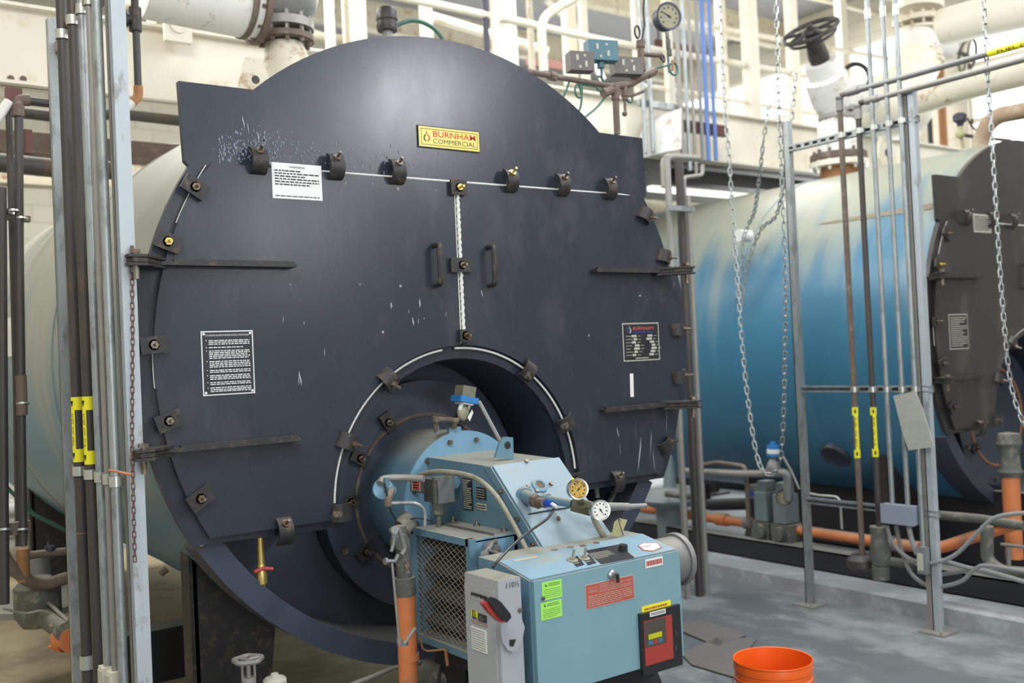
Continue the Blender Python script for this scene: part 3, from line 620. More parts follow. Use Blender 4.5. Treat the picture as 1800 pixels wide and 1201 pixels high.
while k*step<W_:
    for sg_ in (1,-1):
        # line y = Y0 + k*step*1.0 + s*(z-Z0)*.62
        y_at=lambda z:(Y0+k*step+(z-Z0)*1.75) if sg_>0 else (Y0+k*step+(Z1-z)*1.75)
        zs=[Z0+i*H/60 for i in range(61)]; zz=[z for z in zs if Y0<=y_at(z)<=Y1]
        if len(zz)>1: ms.tube([kq(X0+.012,y_at(z),z) for z in (zz[0],zz[-1])],.0013,5)
    k+=1
ms.build('wire_mesh','mesh',ib)
lv=MB()
for k in range(4):
    zc=Z0+.04+k*.078; lv.prism([kq(X0+.03,Y0+.013,zc),kq(X0+.03,Y1-.013,zc),kq(X0+.10,Y1-.013,zc+.05),kq(X0+.10,Y0+.013,zc+.05)],(0,0,.004))
lv.build('inlet_louvre','louvre',ib)
m=MB()
for px,py in ((797,921),(838,926),(886,937)): p=at(px,py,X=1.655*KQ); p.z=CAM_Z+(Z1-CAM_Z)*KQ+.004; MB().cyl(p,p+ZD*.02,.005,n=8).nut(p,ZD,.011,.009).build('box_stud','bolt',ib)
# crank linkage on the inlet box face
c=qat(862,968,2.32); m=MB(); m.lathe([(0,0),(.032,0),(.030,.02),(0,.02)],c,-YD,20); m.tube([qat(852,975,2.29),qat(866,955,2.29),qat(874,951,2.28)],.009,10); m.cyl(qat(852,975,2.3),qat(852,975,2.27),.014,n=14); m.tube([qat(858,968,2.28),qat(880,975,2.28)],.006,8); m.tube([qat(866,1003,2.3),qat(868,968,2.3)],.012,10)
m.build('damper_crank','pebble',bu)
# cables and conduits
MB().flex(spline([bat(737,835,X=1.80),bat(770,829,X=1.80),bat(815,834,X=1.80),bat(845,846,X=1.80),bat(872,872,X=1.81),bat(893,905,X=1.82),bat(912,940,X=1.82),bat(928,972,X=1.82)],10),.0095).build('flexible_conduit','flex',bu)
MB().flex([bat(842,706,Y=3.0),bat(882,781,Y=2.9)],.0085).build('flexible_conduit','flexg',bu,label='short grey flexible conduit at the pressure switch')
MB().flex(spline([bat(1043,908,Y=2.46),bat(1052,928,Y=2.46),bat(1064,946,Y=2.46)],6),.012).build('flexible_conduit','flex',bu,label='short conduit behind the white gauge')
m=MB().tube(spline([bat(975,893,Y=2.42),bat(962,912,Y=2.38),bat(930,935,Y=2.34),bat(900,960,Y=2.3),bat(872,990,Y=2.26),bat(866,1000,Y=2.26)],6),.0045,8).build('black_cable','plastic',bu)
# flame scanner stub with blue tape
p=atp(922,872,sA+sn*.007,sn); e=bat(946,883,Y=2.50); m=MB().cyl(p,p.lerp(e,.75),.024,n=22).lathe([(.024,0),(.034,0),(.030,.012),(.024,.012)],p,e-p,22,closed=True); sc=m.build('scanner_stub','blued',bu)
q=bat(958,885,Y=2.45); MB().cyl(p.lerp(e,.72),e,.024,n=8).cyl(e,q,.016,n=14).build('scanner_fitting','rust',sc)
q2=bat(970,886,Y=2.42); MB().cyl(e.lerp(q,.4),q2,.015,.011,n=16).build('blue_tape_wrap','bluecap',sc)
MB().tube([q2,bat(978,891,Y=2.4)],.006,8).build('cable_tie','paper',sc)
# gauge pipe with two gauges
a=atp(958,877,sA+sn*.007,sn); e1=bat(1006,886,Y=2.50); gp=MB().lathe([(0,0),(.022,0),(.020,.015),(0,.015)],a,e1-a,18).tube([a,e1],.0145,14).build('gauge_pipe','blued',bu)
b_=bat(1040,895,Y=2.46); m=MB(); d=(b_-e1).normalized(); x_,y_=frame(d); m.cyl(e1-d*.002,b_,.027,n=6); m.build('valve_block','olive',bu)
MB().tube([b_,bat(1136,889,Y=2.40)],.0115,10,rf=lambda i:.0135 if i==0 else .0085).tube([bat(1060,890,Y=2.44),bat(1105,891,Y=2.42)],.0135,12).build('drain_tube','pebble',bu)
def gauge(parent,px,py,Yu,r,dial,needle_a,name,case='chrome',dirv=None,label=None,stem=None,scale=K):
    c=at(px,py,Y=Yu*scale); d=(V((0,0,CAM_Z))-c).normalized()*.6+V((0.05,-.6,.05)) if dirv is None else V(dirv); d.normalize()
    up=(ZD-d*ZD.dot(d)).normalized(); rt=up.cross(d)
    dp=r*.8; b0=c-d*dp
    g=MB().lathe([(0,0),(r*.93,0),(r*.95,dp*.86),(r,dp*.86),(r,dp*1.03),(r*.86,dp*1.0),(r*.86,dp*.93),(0,dp*.93)],b0,d,36).build(name,case,parent,label=label)
    face=b0+d*dp*.935
    MB().cyl(face,face+d*.001,r*.85,n=32).build('dial_face',dial,g)
    m=MB()
    for k in range(9):
        t=math.radians(-45-k*33.75+270-0) if 0 else math.radians(225-k*33.75); q=face+d*.0016+(rt*math.cos(t)+up*math.sin(t))*r*.62
        m.box(q,(r*.13,.0004,r*.13),Matrix((rt,-d,up)).transposed())
    for k in range(28):
        t=math.radians(225-k*10); q=face+d*.0016+(rt*math.cos(t)+up*math.sin(t))*r*.78; m.box(q,(r*.03,.0004,r*.05),Matrix((rt,-d,up)).transposed())
    t=math.radians(needle_a); nv=rt*math.cos(t)+up*math.sin(t); m.tube([face+d*.003-nv*r*.2,face+d*.003+nv*r*.6],r*.03,6,rf=lambda i:r*(.05 if i==0 else .015)); m.cyl(face,face+d*.005,r*.08,n=12)
    m.build('dial_marks','ink',g); return g
gauge(bu,1017,860,2.42,.036,'amber',40,'pressure_gauge',label='gas pressure gauge with amber stained dial')
gauge(bu,1056,897,2.38,.035,'dialw',-60,'pressure_gauge',label='pressure gauge with white dial')
MB().cyl(bat(1020,878,Y=2.45),bat(1026,888,Y=2.48),.010,n=12).cyl(bat(1046,897,Y=2.42),bat(1035,895,Y=2.45),.012,n=12).build('gauge_stem','olive',bu)
MB().cyl(bat(1005,843,Y=2.46),bat(1010,850,Y=2.45),.008,n=10).build('yellow_cap','yellow',bu)
# hanging tan tag
a=bat(1083,913,Y=2.42); tg=MB().prism([bat(x,y,Y=2.42) for x,y in((1088,911),(1103,914),(1091,944),(1075,943),(1080,918))],(0,.002,0)).build('paper_tag','tan',bu)
MB().tube([bat(1092,918,Y=2.42),bat(1085,908,Y=2.42),bat(1084,897,Y=2.42),bat(1094,900,Y=2.42),bat(1092,912,Y=2.42)],.0012,5,fr=.01).tube([bat(1085,900,Y=2.41),bat(1088,918,Y=2.41),bat(1096,942,Y=2.41)],.0015,5).build('tag_wire','ink',tg)
# blue ignition end cap, pipe and transformer at the left of the drum
c=bat(673,860,Y=2.98); ec=MB().lathe([(0,0),(.036,0),(.039,.008),(.036,.014),(0,.014)],c,V((-.35,-1,.1)),32).build('end_cap','bluel',bu)
d=V((-.1,-1,-.05)).normalized(); m=MB().cyl(c+V((.01,-.01,0)),c+V((.012,-.05,-.002)),.017,n=16).tube([c+V((-.0,-.03,.012)),c+V((0,-.035,.045))],.010,10); m.build('cap_boss','blued',ec)
MB().tube([c+V((.012,-.045,-.002)),bat(682,877,Y=2.90),bat(682,890,Y=2.90)],.013,10,fr=.02).build('cap_elbow','rust',ec)
MB().tube([bat(668,850,Y=2.96),bat(672,842,Y=2.97),bat(690,840,Y=2.97),bat(715,840,Y=2.95),bat(745,842,Y=2.9)],.013,12,fr=.02).build('gas_pilot_pipe','galvd',bu)
MB().tube([bat(686,885,Y=2.9),bat(730,884,Y=2.85),bat(747,895,Y=2.85),bat(747,925,Y=2.85)],.007,10,fr=.03).build('steel_tube','galv',bu)
m=MB().b2(bat(720,837,X=1.62)+V((0,0,0)),bat(720,837,X=1.62)+V((.001,.001,.001)))
m=MB(); A=kp(1.66,2.66,1.085+.095)
def kbox(px0,py0,px1,py1,Xf,dx,name,mt,parent,bev=.003):
    a=bat(px0,py0,X=Xf); b=bat(px1,py1,X=Xf); return MB().b2((a.x,a.y,a.z),(a.x+dx,b.y,b.z)).build(name,mt,parent,bevel=bev)
tb=kbox(720,838,744,868,1.74,.05,'pilot_valve_coil','brownbox',bu)
side_label(724,842,739,864,1.739,'coil_label','papery','plate',0,bu)
side_label(726,844,738,862,1.736,'coil_label','labelred','ink',3,bu,3,.4)
a=bat(744,841,X=1.74); m=MB().b2((a.x,a.y-.10,a.z-.085),(a.x+.07,a.y,a.z)); vb=m.build('pilot_valve_body','chrome',bu,bevel=.006)
m=MB().b2((a.x-.004,a.y-.085,a.z-.09),(a.x+.08,a.y-.070,a.z+.01)).cyl((a.x+.03,a.y-.05,a.z-.08),(a.x+.03,a.y-.05,a.z-.13),.024,n=14).tube([(a.x+.03,a.y-.05,a.z-.12),(a.x+.02,a.y-.06,a.z-.19)],.010,10); m.build('valve_bracket','grime',bu)
p=bat(775,845,X=1.84); MB().cyl(p,p+V((0,-.09,-.002)),.017,n=14).cyl(p-V((0,.09,0)),p-V((0,.10,0)),.024,n=6).build('union_fitting','blued',bu)
# thin wires
MB().tube(spline([bat(683,884,Y=2.9),bat(690,905,Y=2.9),bat(704,918,Y=2.9),bat(730,911,Y=2.86),bat(755,915,Y=2.84),bat(762,921,Y=2.8)],6),.003,6).tube(spline([bat(676,850,Y=2.9),bat(683,884,Y=2.9)],3),.003,6).build('thin_cable','plastic',bu)
# air pressure switch standing on top of the drum
ps=thing('air_pressure_switch','bright blue and clear air pressure switch on a rusty tube above the burner drum','pressure switch',at(780,745,Y=3.45))
YS=3.38
def q3(px,py,dy=0): return at(px,py,Y=YS+dy)
c=q3(818,694); rt=(q3(836,690)-q3(802,684)); rot=Matrix.Rotation(math.radians(12),3,'Y')
MB().box(c+V((.0,0,.012)),(.062,.06,.045),rot).build('switch_cover',mat('clear_dusty_cover',(.17,.17,.13),.25,0,.2,20),ps,bevel=.004)
MB().box(c+V((-.004,0,-.020)),(.085,.075,.024),rot).build('switch_base','swblue',ps,bevel=.002)
MB().box(c+V((-.008,0,-.036)),(.052,.06,.006),rot).build('base_rim','paper',ps)
MB().cyl(q3(812,708),q3(808,722),.012,n=10).cyl(q3(826,710),q3(822,720),.008,n=8).build('switch_legs','zinc',ps)
MB().sphere(q3(814,725),.032,(.85,.55,1.05)).build('switch_diaphragm','flex',ps)
MB().prism([q3(822,734,-.02),q3(830,720,-.02),q3(832,726,-.02),q3(826,741,-.02)],(0,.001,0)).build('paper_band','paper',ps)
MB().tube([q3(766,759,.03),q3(766,737,.02),q3(806,739)],.0095,10,fr=.012).cyl(q3(766,742,.02),q3(766,732,.02),.015,n=10).tube([q3(800,738),q3(798,752,.02)],.012,10).build('switch_tube','rust',ps)
MB().cyl(q3(767,760,.04),q3(767,748,.03),.011,n=8).b2(q3(790,752,.03),q3(806,760,.05)).build('tube_foot','bluel',ps)
# gas line riser with butterfly valve, linkage and spring
gl=thing('gas_riser','orange gas pipe rising into a grimy butterfly valve left of the inlet box','gas pipe',bat(718,1190,Y=2.78))
YG=2.80
MB().cyl(bat(722,1300,Y=YG),bat(713,1042,Y=YG),.0335,n=28).cyl(bat(719,1160,Y=YG),bat(718,1150,Y=YG),.037,n=28).build('riser_pipe','orange',gl)
MB().cyl(bat(713,1046,Y=YG),bat(711,1015,Y=YG),.036,n=24).cyl(bat(711,1018,Y=YG),bat(708,960,Y=YG),.026,n=20).lathe([(0,0),(.028,0),(.032,.02),(.028,.04),(0,.04)],bat(698,952,Y=YG),V((0,-1,0)),24).cyl(bat(706,962,Y=YG),bat(702,925,Y=YG),.024,n=20).cyl(bat(706,928,Y=YG+.1),bat(722,912,Y=YG+.1),.035,n=20).build('butterfly_valve','grime',gl)
m=MB().tube([bat(694,945,Y=2.7),bat(697,928,Y=2.7),bat(703,935,Y=2.7),bat(712,965,Y=2.7),bat(706,975,Y=2.7)],.008,8,fr=.01).cyl(bat(690,933,Y=2.7),bat(694,932,Y=2.68),.013,n=12).tube([bat(690,935,Y=2.69),bat(693,948,Y=2.69),bat(688,970,Y=2.69)],.006,8).tube([bat(678,987,Y=2.69),bat(694,987,Y=2.69),bat(700,975,Y=2.69)],.007,8).cyl(bat(680,987,Y=2.69),bat(676,987,Y=2.69),.012,n=10); m.build('valve_linkage','pebble',gl)
MB().tube([bat(689,988,Y=2.69),bat(702,1130,Y=2.69)],.0042,8).cyl(bat(702,1122,Y=2.69),bat(703,1134,Y=2.69),.009,n=10).tube([bat(711,1132,Y=2.68),bat(730,1104,Y=2.68)],.006,8).cyl(bat(711,1135,Y=2.69),bat(711,1128,Y=2.69),.013,n=12).build('linkage_rod','galvd',gl)
m=MB(); s0,s1_=bat(714,985,Y=2.68),bat(716,1008,Y=2.68); ax=s1_-s0; x_,y_=frame(ax)
m.tube([s0+ax*(k/72)+(x_*math.cos(k*.8727)+y_*math.sin(k*.8727))*.009 for k in range(73)],.0013,5); m.build('return_spring','bolt',gl)
solo(MB().tube([bat(739,1120,Y=2.8),bat(742,1140,Y=2.8),bat(750,1145,Y=2.8),bat(783,1142,Y=2.75)],.004,6,fr=.02).tube([bat(783,1142,Y=2.75),bat(787,1170,Y=2.75)],.006,8),'copper_line','rusto','thin bent copper line under the inlet box','pipe')
solo(MB().cyl(bat(752,1185,Y=2.98),bat(785,1190,Y=2.9),.055,n=24).cyl(bat(785,1190,Y=2.9),bat(795,1191,Y=2.88),.04,n=20).cyl(bat(768,1200,Y=2.95),bat(768,1390,Y=2.95),.03,n=14),'fuel_pump','grime','grimy brown fuel pump under the inlet box','pump')
# hanging panel bracket under the inlet box
solo(MB().prism([bat(795,1150,X=1.7),bat(822,1160,X=1.7),bat(824,1180,X=1.7),bat(797,1170,X=1.7)],(.012,0,0)).b2((kq(1.55,2.45,0).x,kq(0,2.45,0).y,.07),(kq(1.65,0,0).x,kq(0,2.62,0).y,kq(0,0,.78).z)),'support_stand','skid','black steel stand carrying the burner behind the grey switch box','stand')
# ================================================================= control cabinet
cb=thing('control_cabinet','light blue burner control cabinet with red warning label and lime stickers','control cabinet',kp(1.94,2.40,.655))
CY=2.25
pr=[(2.25,.655),(2.25,.982),(2.40,1.013),(2.50,1.015),(2.50,.655)]
MB().prism([kp(1.645,y,z) for y,z in pr],(.575*K,0,0)).build('cabinet_body','blued',cb,bevel=.004)
y=CY*K; zb=kp(0,0,.657).z; zt=kp(0,0,.982).z
MB().b2((1.652*K,y-.014,zb),(2.218*K,y-.001,zt-.001)).build('cabinet_door','cab',cb,bevel=.005)
p0,p1=kp(1.645,2.25,.982),kp(1.645,2.40,1.013); pv=(p1-p0).normalized(); pn_=XD.cross(pv).normalized()
MB().prism([p0+XD*.006+pn_*.001,p1+XD*.006+pn_*.001,p1+XD*(.575*K-.006)+pn_*.001,p0+XD*(.575*K-.006)+pn_*.001],pn_*.003).build('switch_panel',mat('scuffed_panel_blue',(.24,.38,.48),.4,0,.12,7,.02,spot=(.33,.38,.36),spot_amt=.4,spot_scale=9),cb)
PP=p0+pn_*.0045
def pp(px,py,o=0): return atp(px,py,PP+pn_*o,pn_)
FY=y-.0145
def fp(px,py): return at(px,py,Y=FY)
def flabel(tl,br,name,face,parent,t=.001,sk=0):
    a,b=fp(*tl),fp(*br); o=MB().b2((a.x,FY-t,b.z),(b.x,FY,a.z)).build(name,face,parent,bevel=0); return o,a,b
for i,(tl,br) in enumerate((((952,1025),(988,1049)),((950,1061),(988,1083)))):
    o,a,b=flabel(tl,br,'lime_sticker','lime',cb); m=MB(); w_=b.x-a.x; h_=a.z-b.z
    m.prism([V((a.x+w_*.16,FY-.0014,a.z-h_*.08)),V((a.x+w_*.25,FY-.0014,a.z-h_*.24)),V((a.x+w_*.16,FY-.0014,a.z-h_*.28))],(0,-.0003,0))
    m.lines((a.x+w_*.3,FY-.0011,a.z-h_*.28),XD,ZD,w_*.6,h_*.2,2,seed=i,fill=.35).lines((a.x+.006,FY-.0011,b.z+h_*.08),XD,ZD,w_*.85,h_*.55,5,seed=i+9,fill=.2); m.build('sticker_print','inkg',o)
o,a,b=flabel((1028,1029),(1115,1052),'warning_label','papery',cb); 
MB().b2((a.x+.002,FY-.0016,b.z+.002),(b.x-.002,FY-.001,a.z-.002)).build('label_field','labelred',o)
w_=b.x-a.x; h_=a.z-b.z
m=MB().text('WARNING',(a.x+w_*.07,FY-.002,a.z-h_*.30),XD,ZD,h_*.10,fit=w_*.15)
for q in ((.05,.16,.24,.005),(.05,.33,.24,.005)): m.b2((a.x+w_*q[0],FY-.0022,a.z-h_*(q[1]+.012)),(a.x+w_*q[2],FY-.0018,a.z-h_*q[1]))
m.lines((a.x+w_*.28,FY-.0018,a.z-h_*.42),XD,ZD,w_*.68,h_*.36,5,seed=4,fill=.3).lines((a.x+w_*.05,FY-.0018,b.z+h_*.08),XD,ZD,w_*.9,h_*.46,6,seed=6,fill=.3); m.build('label_print','papery',o)
o,a,b=flabel((1134,984),(1165,993),'asset_sticker','paper',cb); MB().lines((a.x+.004,FY-.0012,b.z+.003),XD,ZD,b.x-a.x-.008,(a.z-b.z)-.006,1,seed=3,fill=.7,ragged=False).build('sticker_print','labelred',o)
o,a,b=flabel((1128,1067),(1179,1065),'yellow_label','yellow',cb); MB().lines((a.x+.01,FY-.0012,b.z+.005),XD,ZD,(b.x-a.x)*.8,max(.006,(a.z-b.z)*.4),1,seed=8,fill=.8).build('sticker_print','labelred',o)
o,a,b=flabel((1121,1079),(1195,1167),'controller_window','plastic',cb,t=.014)
z_=FY-.0145
def f2(px,py): return at(px,py,Y=z_)
def f2b(tl,br,name,face,par,t=.001,off=0): a,b=f2(*tl),f2(*br); return MB().b2((a.x,z_-t-off,b.z),(b.x,z_-off,a.z)).build(name,face,par),a,b
f2b((1131,1093),(1184,1157),'controller_face','ctrlred',o); f2b((1132,1094),(1171,1129),'controller_screen_surround','ctrldk',o,.0018)
f2b((1139,1116),(1163,1118.5),'display','lcd',o,.0026)
for k,(px,py,mm) in enumerate(((1143,1130,'btn'),(1151.5,1128,'ctrlred'),(1160.5,1126,'btn'))): f2b((px-4,py-3.0),(px+4,py+2.2),'button',mm,o,.0026)
w_,a,b=f2b((1142,1077),(1170,1078),'small_white_label','paper',o); MB().lines((a.x+.004,z_-.0013,b.z+.003),XD,ZD,b.x-a.x-.008,max(.008,a.z-b.z-.005),2,seed=12,fill=.5).build('label_print','ink',cb)
m=MB()
for t in range(2): p=f2((1188,1187)[t],(1113,1140)[t]); m.box(p,(.006,.006,.014))
m.build('window_latch','ctrldk',o)
p=fp(1075,1010); MB().lathe([(0,0),(.016,0),(.016,.006),(.010,.010),(.010,.022),(0,.022)],p,-YD,20).build('door_latch','chrome',cb); MB().b2(p+V((-.001,-.030,-.022)),p+V((.006,-.022,.004))).build('latch_key','ink',cb)
# top panel details
def ppoly(pix,name,face,par,t=.0012): return MB().prism([pp(*q) for q in pix],pn_*t).build(name,face,par)
o=ppoly([(1121,960),(1130,955),(1155,955),(1164,963),(1148,970),(1130,968)],'hexagon_label','labelred',cb); MB().prism([pp(*q)+pn_*.0013 for q in [(1123,960.2),(1131,956),(1154,956),(1161.5,963),(1147.5,969),(1131,967)]],pn_*.0005).build('label_field','paper',o)
m=MB().lines(pp(1129,965)+pn_*.0022,XD,pv,.055,.014,2,seed=2,fill=.3); m.build('label_print','labelred',o)
o=ppoly([(1030,969),(1088,958),(1115,981),(1057,992)],'selector_plate','plate',cb,.002)
m=MB().lines(pp(1048,985)+pn_*.0024,XD,pv,.09,.05,5,seed=5,fill=.35); m.build('plate_print','papery',o)
p=pp(1095,968); MB().lathe([(0,0),(.016,0),(.014,.02),(0,.02)],p,pn_,16).build('selector_knob','plastic',cb)
for i,(px,py) in enumerate(((1006,985),(1027,982))):
    o=ppoly([(px-5,py-4),(px+9,py-7),(px+21,py+8),(px+7,py+12)] ,'switch_tag','plate',cb,.0015); MB().lines(pp(px+4,py+8)+pn_*.0018,XD,pv,.022,.008,1,seed=i).build('tag_print','papery',o)
    p=pp(px,py); MB().lathe([(0,0),(.019,0),(.019,.002),(.009,.004),(.009,.01),(0,.01)],p,pn_,18).build('switch_bezel','flex',o)
    MB().cyl(p+pn_*.008,p+pn_*.034+XD*.006+YD*.004,.003,.005,n=10).build('toggle_lever','chrome',o)
ppoly([(900,985.5),(940,978),(947,980.5),(906,988)],'faded_label','papery',cb)
m=MB()
for px,py in ((975,968),(1003,963),(1024,960),(1048,955)): p=atp(px,py,kp(1.7,2.45,1.0145),ZD); MB().lathe([(0,0),(.012,0),(.010,.004),(0,.004)],p,ZD,12).build('plug_button','rust',cb)
MB().cyl(kp(1.68,2.235,.93)+V((0,.0,0)),kp(1.68,2.232,.93),.006,n=10).build('door_screw','bolt',cb)
# fan motor at the right end of the cabinet
c=bat(1185,984,Y=2.43); m=MB().cyl(c+V((-.16,0,0)),c,.085,n=36).lathe([(0,0),(.093,0),(.096,.008),(.096,.018),(.085,.022),(0,.022)],c,XD,40)
solo(m,'blower_motor','pebble','dull grey round blower motor end beside the cabinet','motor')
solo(MB().b2(kp(1.70,2.30,0)+V((0,0,-.0)),kp(2.19,2.62,.652)) if 0 else MB().prism([V((1.72*K,2.34*K,kp(0,0,.655).z-.001)),V((2.17*K,2.34*K,kp(0,0,.655).z-.001)),V((2.30*K,2.20*K,.012)),V((1.60*K,2.20*K,.012))],(0,.3,0)),'cabinet_base','skid','dark flared base under the blue control cabinet','base')
# ================================================================= safety switch
sw=thing('safety_switch','grey disconnect switch box with red and black lever','switch box',kp(1.57,2.32,.50))
xa,xb=1.53,1.605
MB().b2(kp(xa,2.235,.50),kp(xb,2.40,1.003)).build('switch_enclosure','greybox',sw,bevel=.004)
p=kp(xa,2.32,1.003); MB().b2((xa*K-.006,2.25*K,kp(0,0,.50).z),(xa*K-.0005,2.395*K,kp(0,0,.975).z)).build('switch_cover','greybox',sw,bevel=.004)
XF=xa-.0062
def sl(px0,py0,px1,py1,name,face,pr,rows,seed=1,fill=.4): return side_label(px0,py0,px1,py1,XF,name,face,pr,rows,sw,seed,fill)
o=sl(829,1041,857,1056,'name_tag','plate','papery',0); a=bat(831,1050,X=XF); MB().text('BOILER #1',(a.x-.0032,a.y-.002,a.z-.002),-YD,ZD,.014,fit=.062).build('tag_lettering','paper',o)
o=sl(829,1072,840,1086,'brand_label','yellow','ink',0); a=bat(829,1072,X=XF);b=bat(840,1086,X=XF); m=MB(); x=a.x-.0034
yc=(a.y+b.y)/2; zc=(a.z+b.z)/2-.002
for (u0,v0,u1,v1) in ((-.009,-.012,.009,-.009),(-.009,.009,.009,.012),(-.009,-.012,-.006,.012),(.006,-.012,.009,.012)): m.b2((x-.0005,yc+u0,zc+v0),(x,yc+u1,zc+v1))
m.text('D',(x-.0006,yc+.005,zc-.006),-YD,ZD,.017); m.build('label_lettering','ink',o)
sl(841,1078,856,1096,'rating_label','plate','papery',3,4,.2); o=sl(829,1092,857,1100,'danger_label','labelred','papery',1,5,.3); sl(829,1100,857,1150,'wiring_label','paper','ink',9,6,.25)
# lever and round plate on the front side
yf=2.235*K
def swp(pix,o,t): return MB().prism([at(x,y,Y=yf-o) for x,y in pix],(0,-t,0))
swp([(877,1088),(884,1080),(900,1079),(914,1088),(919,1102),(916,1118),(909,1138),(900,1146),(889,1142),(880,1128),(877,1110)],.001,.010).build('lever_plate','greybox',sw,bevel=.002)
swp([(895,1125),(907,1124),(902,1137),(896,1136)],.0112,.001).build('lock_hole','ink',sw)
lv_=swp([(851,1056),(862,1049),(872,1056),(888,1076),(890,1083),(882,1092),(874,1087),(860,1070)],.035,.026).build('switch_lever','plastic',sw,bevel=.004)
swp([(843,1060),(851,1055),(868,1073),(878,1086),(877,1093),(870,1091),(852,1073)],.030,.020).build('lever_grip','redplastic',lv_,bevel=.004)
MB().cyl(at(886,1088,Y=yf-.008),at(884,1084,Y=yf-.045),.010,n=12).build('lever_pivot','greybox',lv_)
MB().text('110½',at(888,1035,Y=yf-.001),XD,ZD,.022,fit=.05).build('handwriting','ink',sw)
m=MB()
for px,py in ((914,1073),(912,1104)): p=at(px,py,Y=yf-.001); m.lathe([(0,0),(.008,0),(.006,.006),(0,.006)],p,-YD,14)
m.build('cover_screw','bolt',sw)
# ================================================================= left pipe rack (plane X=.87)
XL=.87
def strut_post(x,y,z0,z1,name,m,label,s=.041,base=False,two=False):
    r=thing(name,label,'post',(x,y,z0)); t=.0035
    mb=MB().b2((x-s/2,y-s/2,z0),(x-s/2+t,y+s/2,z1)).b2((x+s/2-t,y-s/2,z0),(x+s/2,y+s/2,z1)).b2((x-s/2+t,y-s/2,z0),(x+s/2-t,y-s/2+t,z1)).b2((x-s/2,y+s/2-.006,z0),(x-s/2+.010,y+s/2,z1)).b2((x+s/2-.010,y+s/2-.006,z0),(x+s/2,y+s/2,z1))
    mb.build('strut_channel',m,r)
    if two:
        MB().b2((x-s/2,y+s/2,z0),(x+s/2,y+s/2+.03,z1)).build('back_channel','galvd',r)
    if base:
        MB().box((x,y,.006),(.16,.15,.012)).cyl((x-.06,y-.05,.01),(x-.06,y-.05,.025),.01,n=6).cyl((x+.06,y+.05,.01),(x+.06,y+.05,.025),.01,n=6).build('base_plate','galvd',r)
    return r
strut_post(XL+.02,3.345,.07,3.9,'strut_post','strut','tall pale grey strut post in front at left, chain hanging down it',s=.046,two=True)
strut_post(XL,4.19,.07,at(97,27,X=XL).z,'strut_post','galv','thin galvanised strut post behind the left pipe bundle',s=.041)
LP=[((131,600),.0195,'rustpipe','leftmost dark fuel oil pipe with yellow marker in the left bundle'),((151,600),.0195,'rustpipe','second dark fuel oil pipe with yellow marker in the left bundle'),((167,600),.0145,'galv','galvanised conduit next to the dark fuel oil pipes at left'),((180,600),.0115,'galvd','thin middle galvanised conduit of the left bundle'),((193.5,600),.0155,'galv','galvanised conduit next to the pale left strut post')]
lpy=[]
for i,(p,r,m,lb) in enumerate(LP):
    q=at(*p,X=XL-.03); lpy.append(q.y); z0=.07
    if i in(2,3): z0=at((175,196)[i-2],(1160,1172)[i-2],X=XL-.03).z
    pr=thing('fuel_oil_pipe' if i<2 else 'conduit',lb,'pipe' if i<2 else 'conduit',(XL-.03,q.y,z0),'vertical pipes of the left rack')
    MB().cyl((XL-.03,q.y,z0),(XL-.03,q.y,4.2),r,n=20).build('pipe_run',m,pr)
    if i==0: 
        zc=at(150,940,X=XL-.03).z; MB().cyl((XL-.03,q.y,zc),(XL-.03,q.y,zc+.002),r+.001,n=16).build('pipe_joint','rusto',pr)
    if i<2:
        zt=at((135,155)[i],(698,697)[i],X=XL-.03).z; zb_=at((140,160)[i],(812,816)[i],X=XL-.03).z; h=zt-zb_
        [MB().cyl((XL-.03,q.y,a_),(XL-.03,q.y,b__),r+.0008,n=20).build('marker_band','yellow',pr) for a_,b__ in ((zb_,zb_+.20*h),(zt-.20*h,zt))]
        # lengthwise label strip facing -X/-Y
        tp=MB(); c=V((XL-.03,q.y,0)); n_=10
        rows=[]
        for k in range(n_+1):
            a=math.radians(188+ (262-188)*k/n_) if 0 else math.radians(172+(232-172)*k/n_)
            rows.append((c+V((math.cos(a)*(r+.001),math.sin(a)*(r+.001),zb_+.18*h)),c+V((math.cos(a)*(r+.001),math.sin(a)*(r+.001),zt-.18*h))))
        vv=[(tp.bm.verts.new(a),tp.bm.verts.new(b)) for a,b in rows]
        for a,b in zip(vv,vv[1:]): tp.bm.faces.new((a[0],b[0],b[1],a[1]))
        tp.build('marker_strip','yellow',pr)
        a=math.radians(203); nn=V((math.cos(a),math.sin(a),0)); tt=V((-math.sin(a),math.cos(a),0))
        # text runs down the pipe, readable from the front left
        MB().text('FUEL OIL RET' if i==0 else 'FUEL OIL SUP',c+nn*(r+.002)+tt*(.006)+V((0,0,zt-.25*h)),-ZD,-tt,.014,fit=.5*h).build('marker_lettering','ink',pr)
        for zz,s in ((zt-.1*h,1),(zb_+.1*h,-1)):
            cc=c+nn*(r+.002)+V((0,0,zz)); MB().prism([cc-tt*.007+ZD*.010,cc+tt*.007+ZD*.010,cc-ZD*.012],nn*.0004).build('marker_arrow','ink',pr)
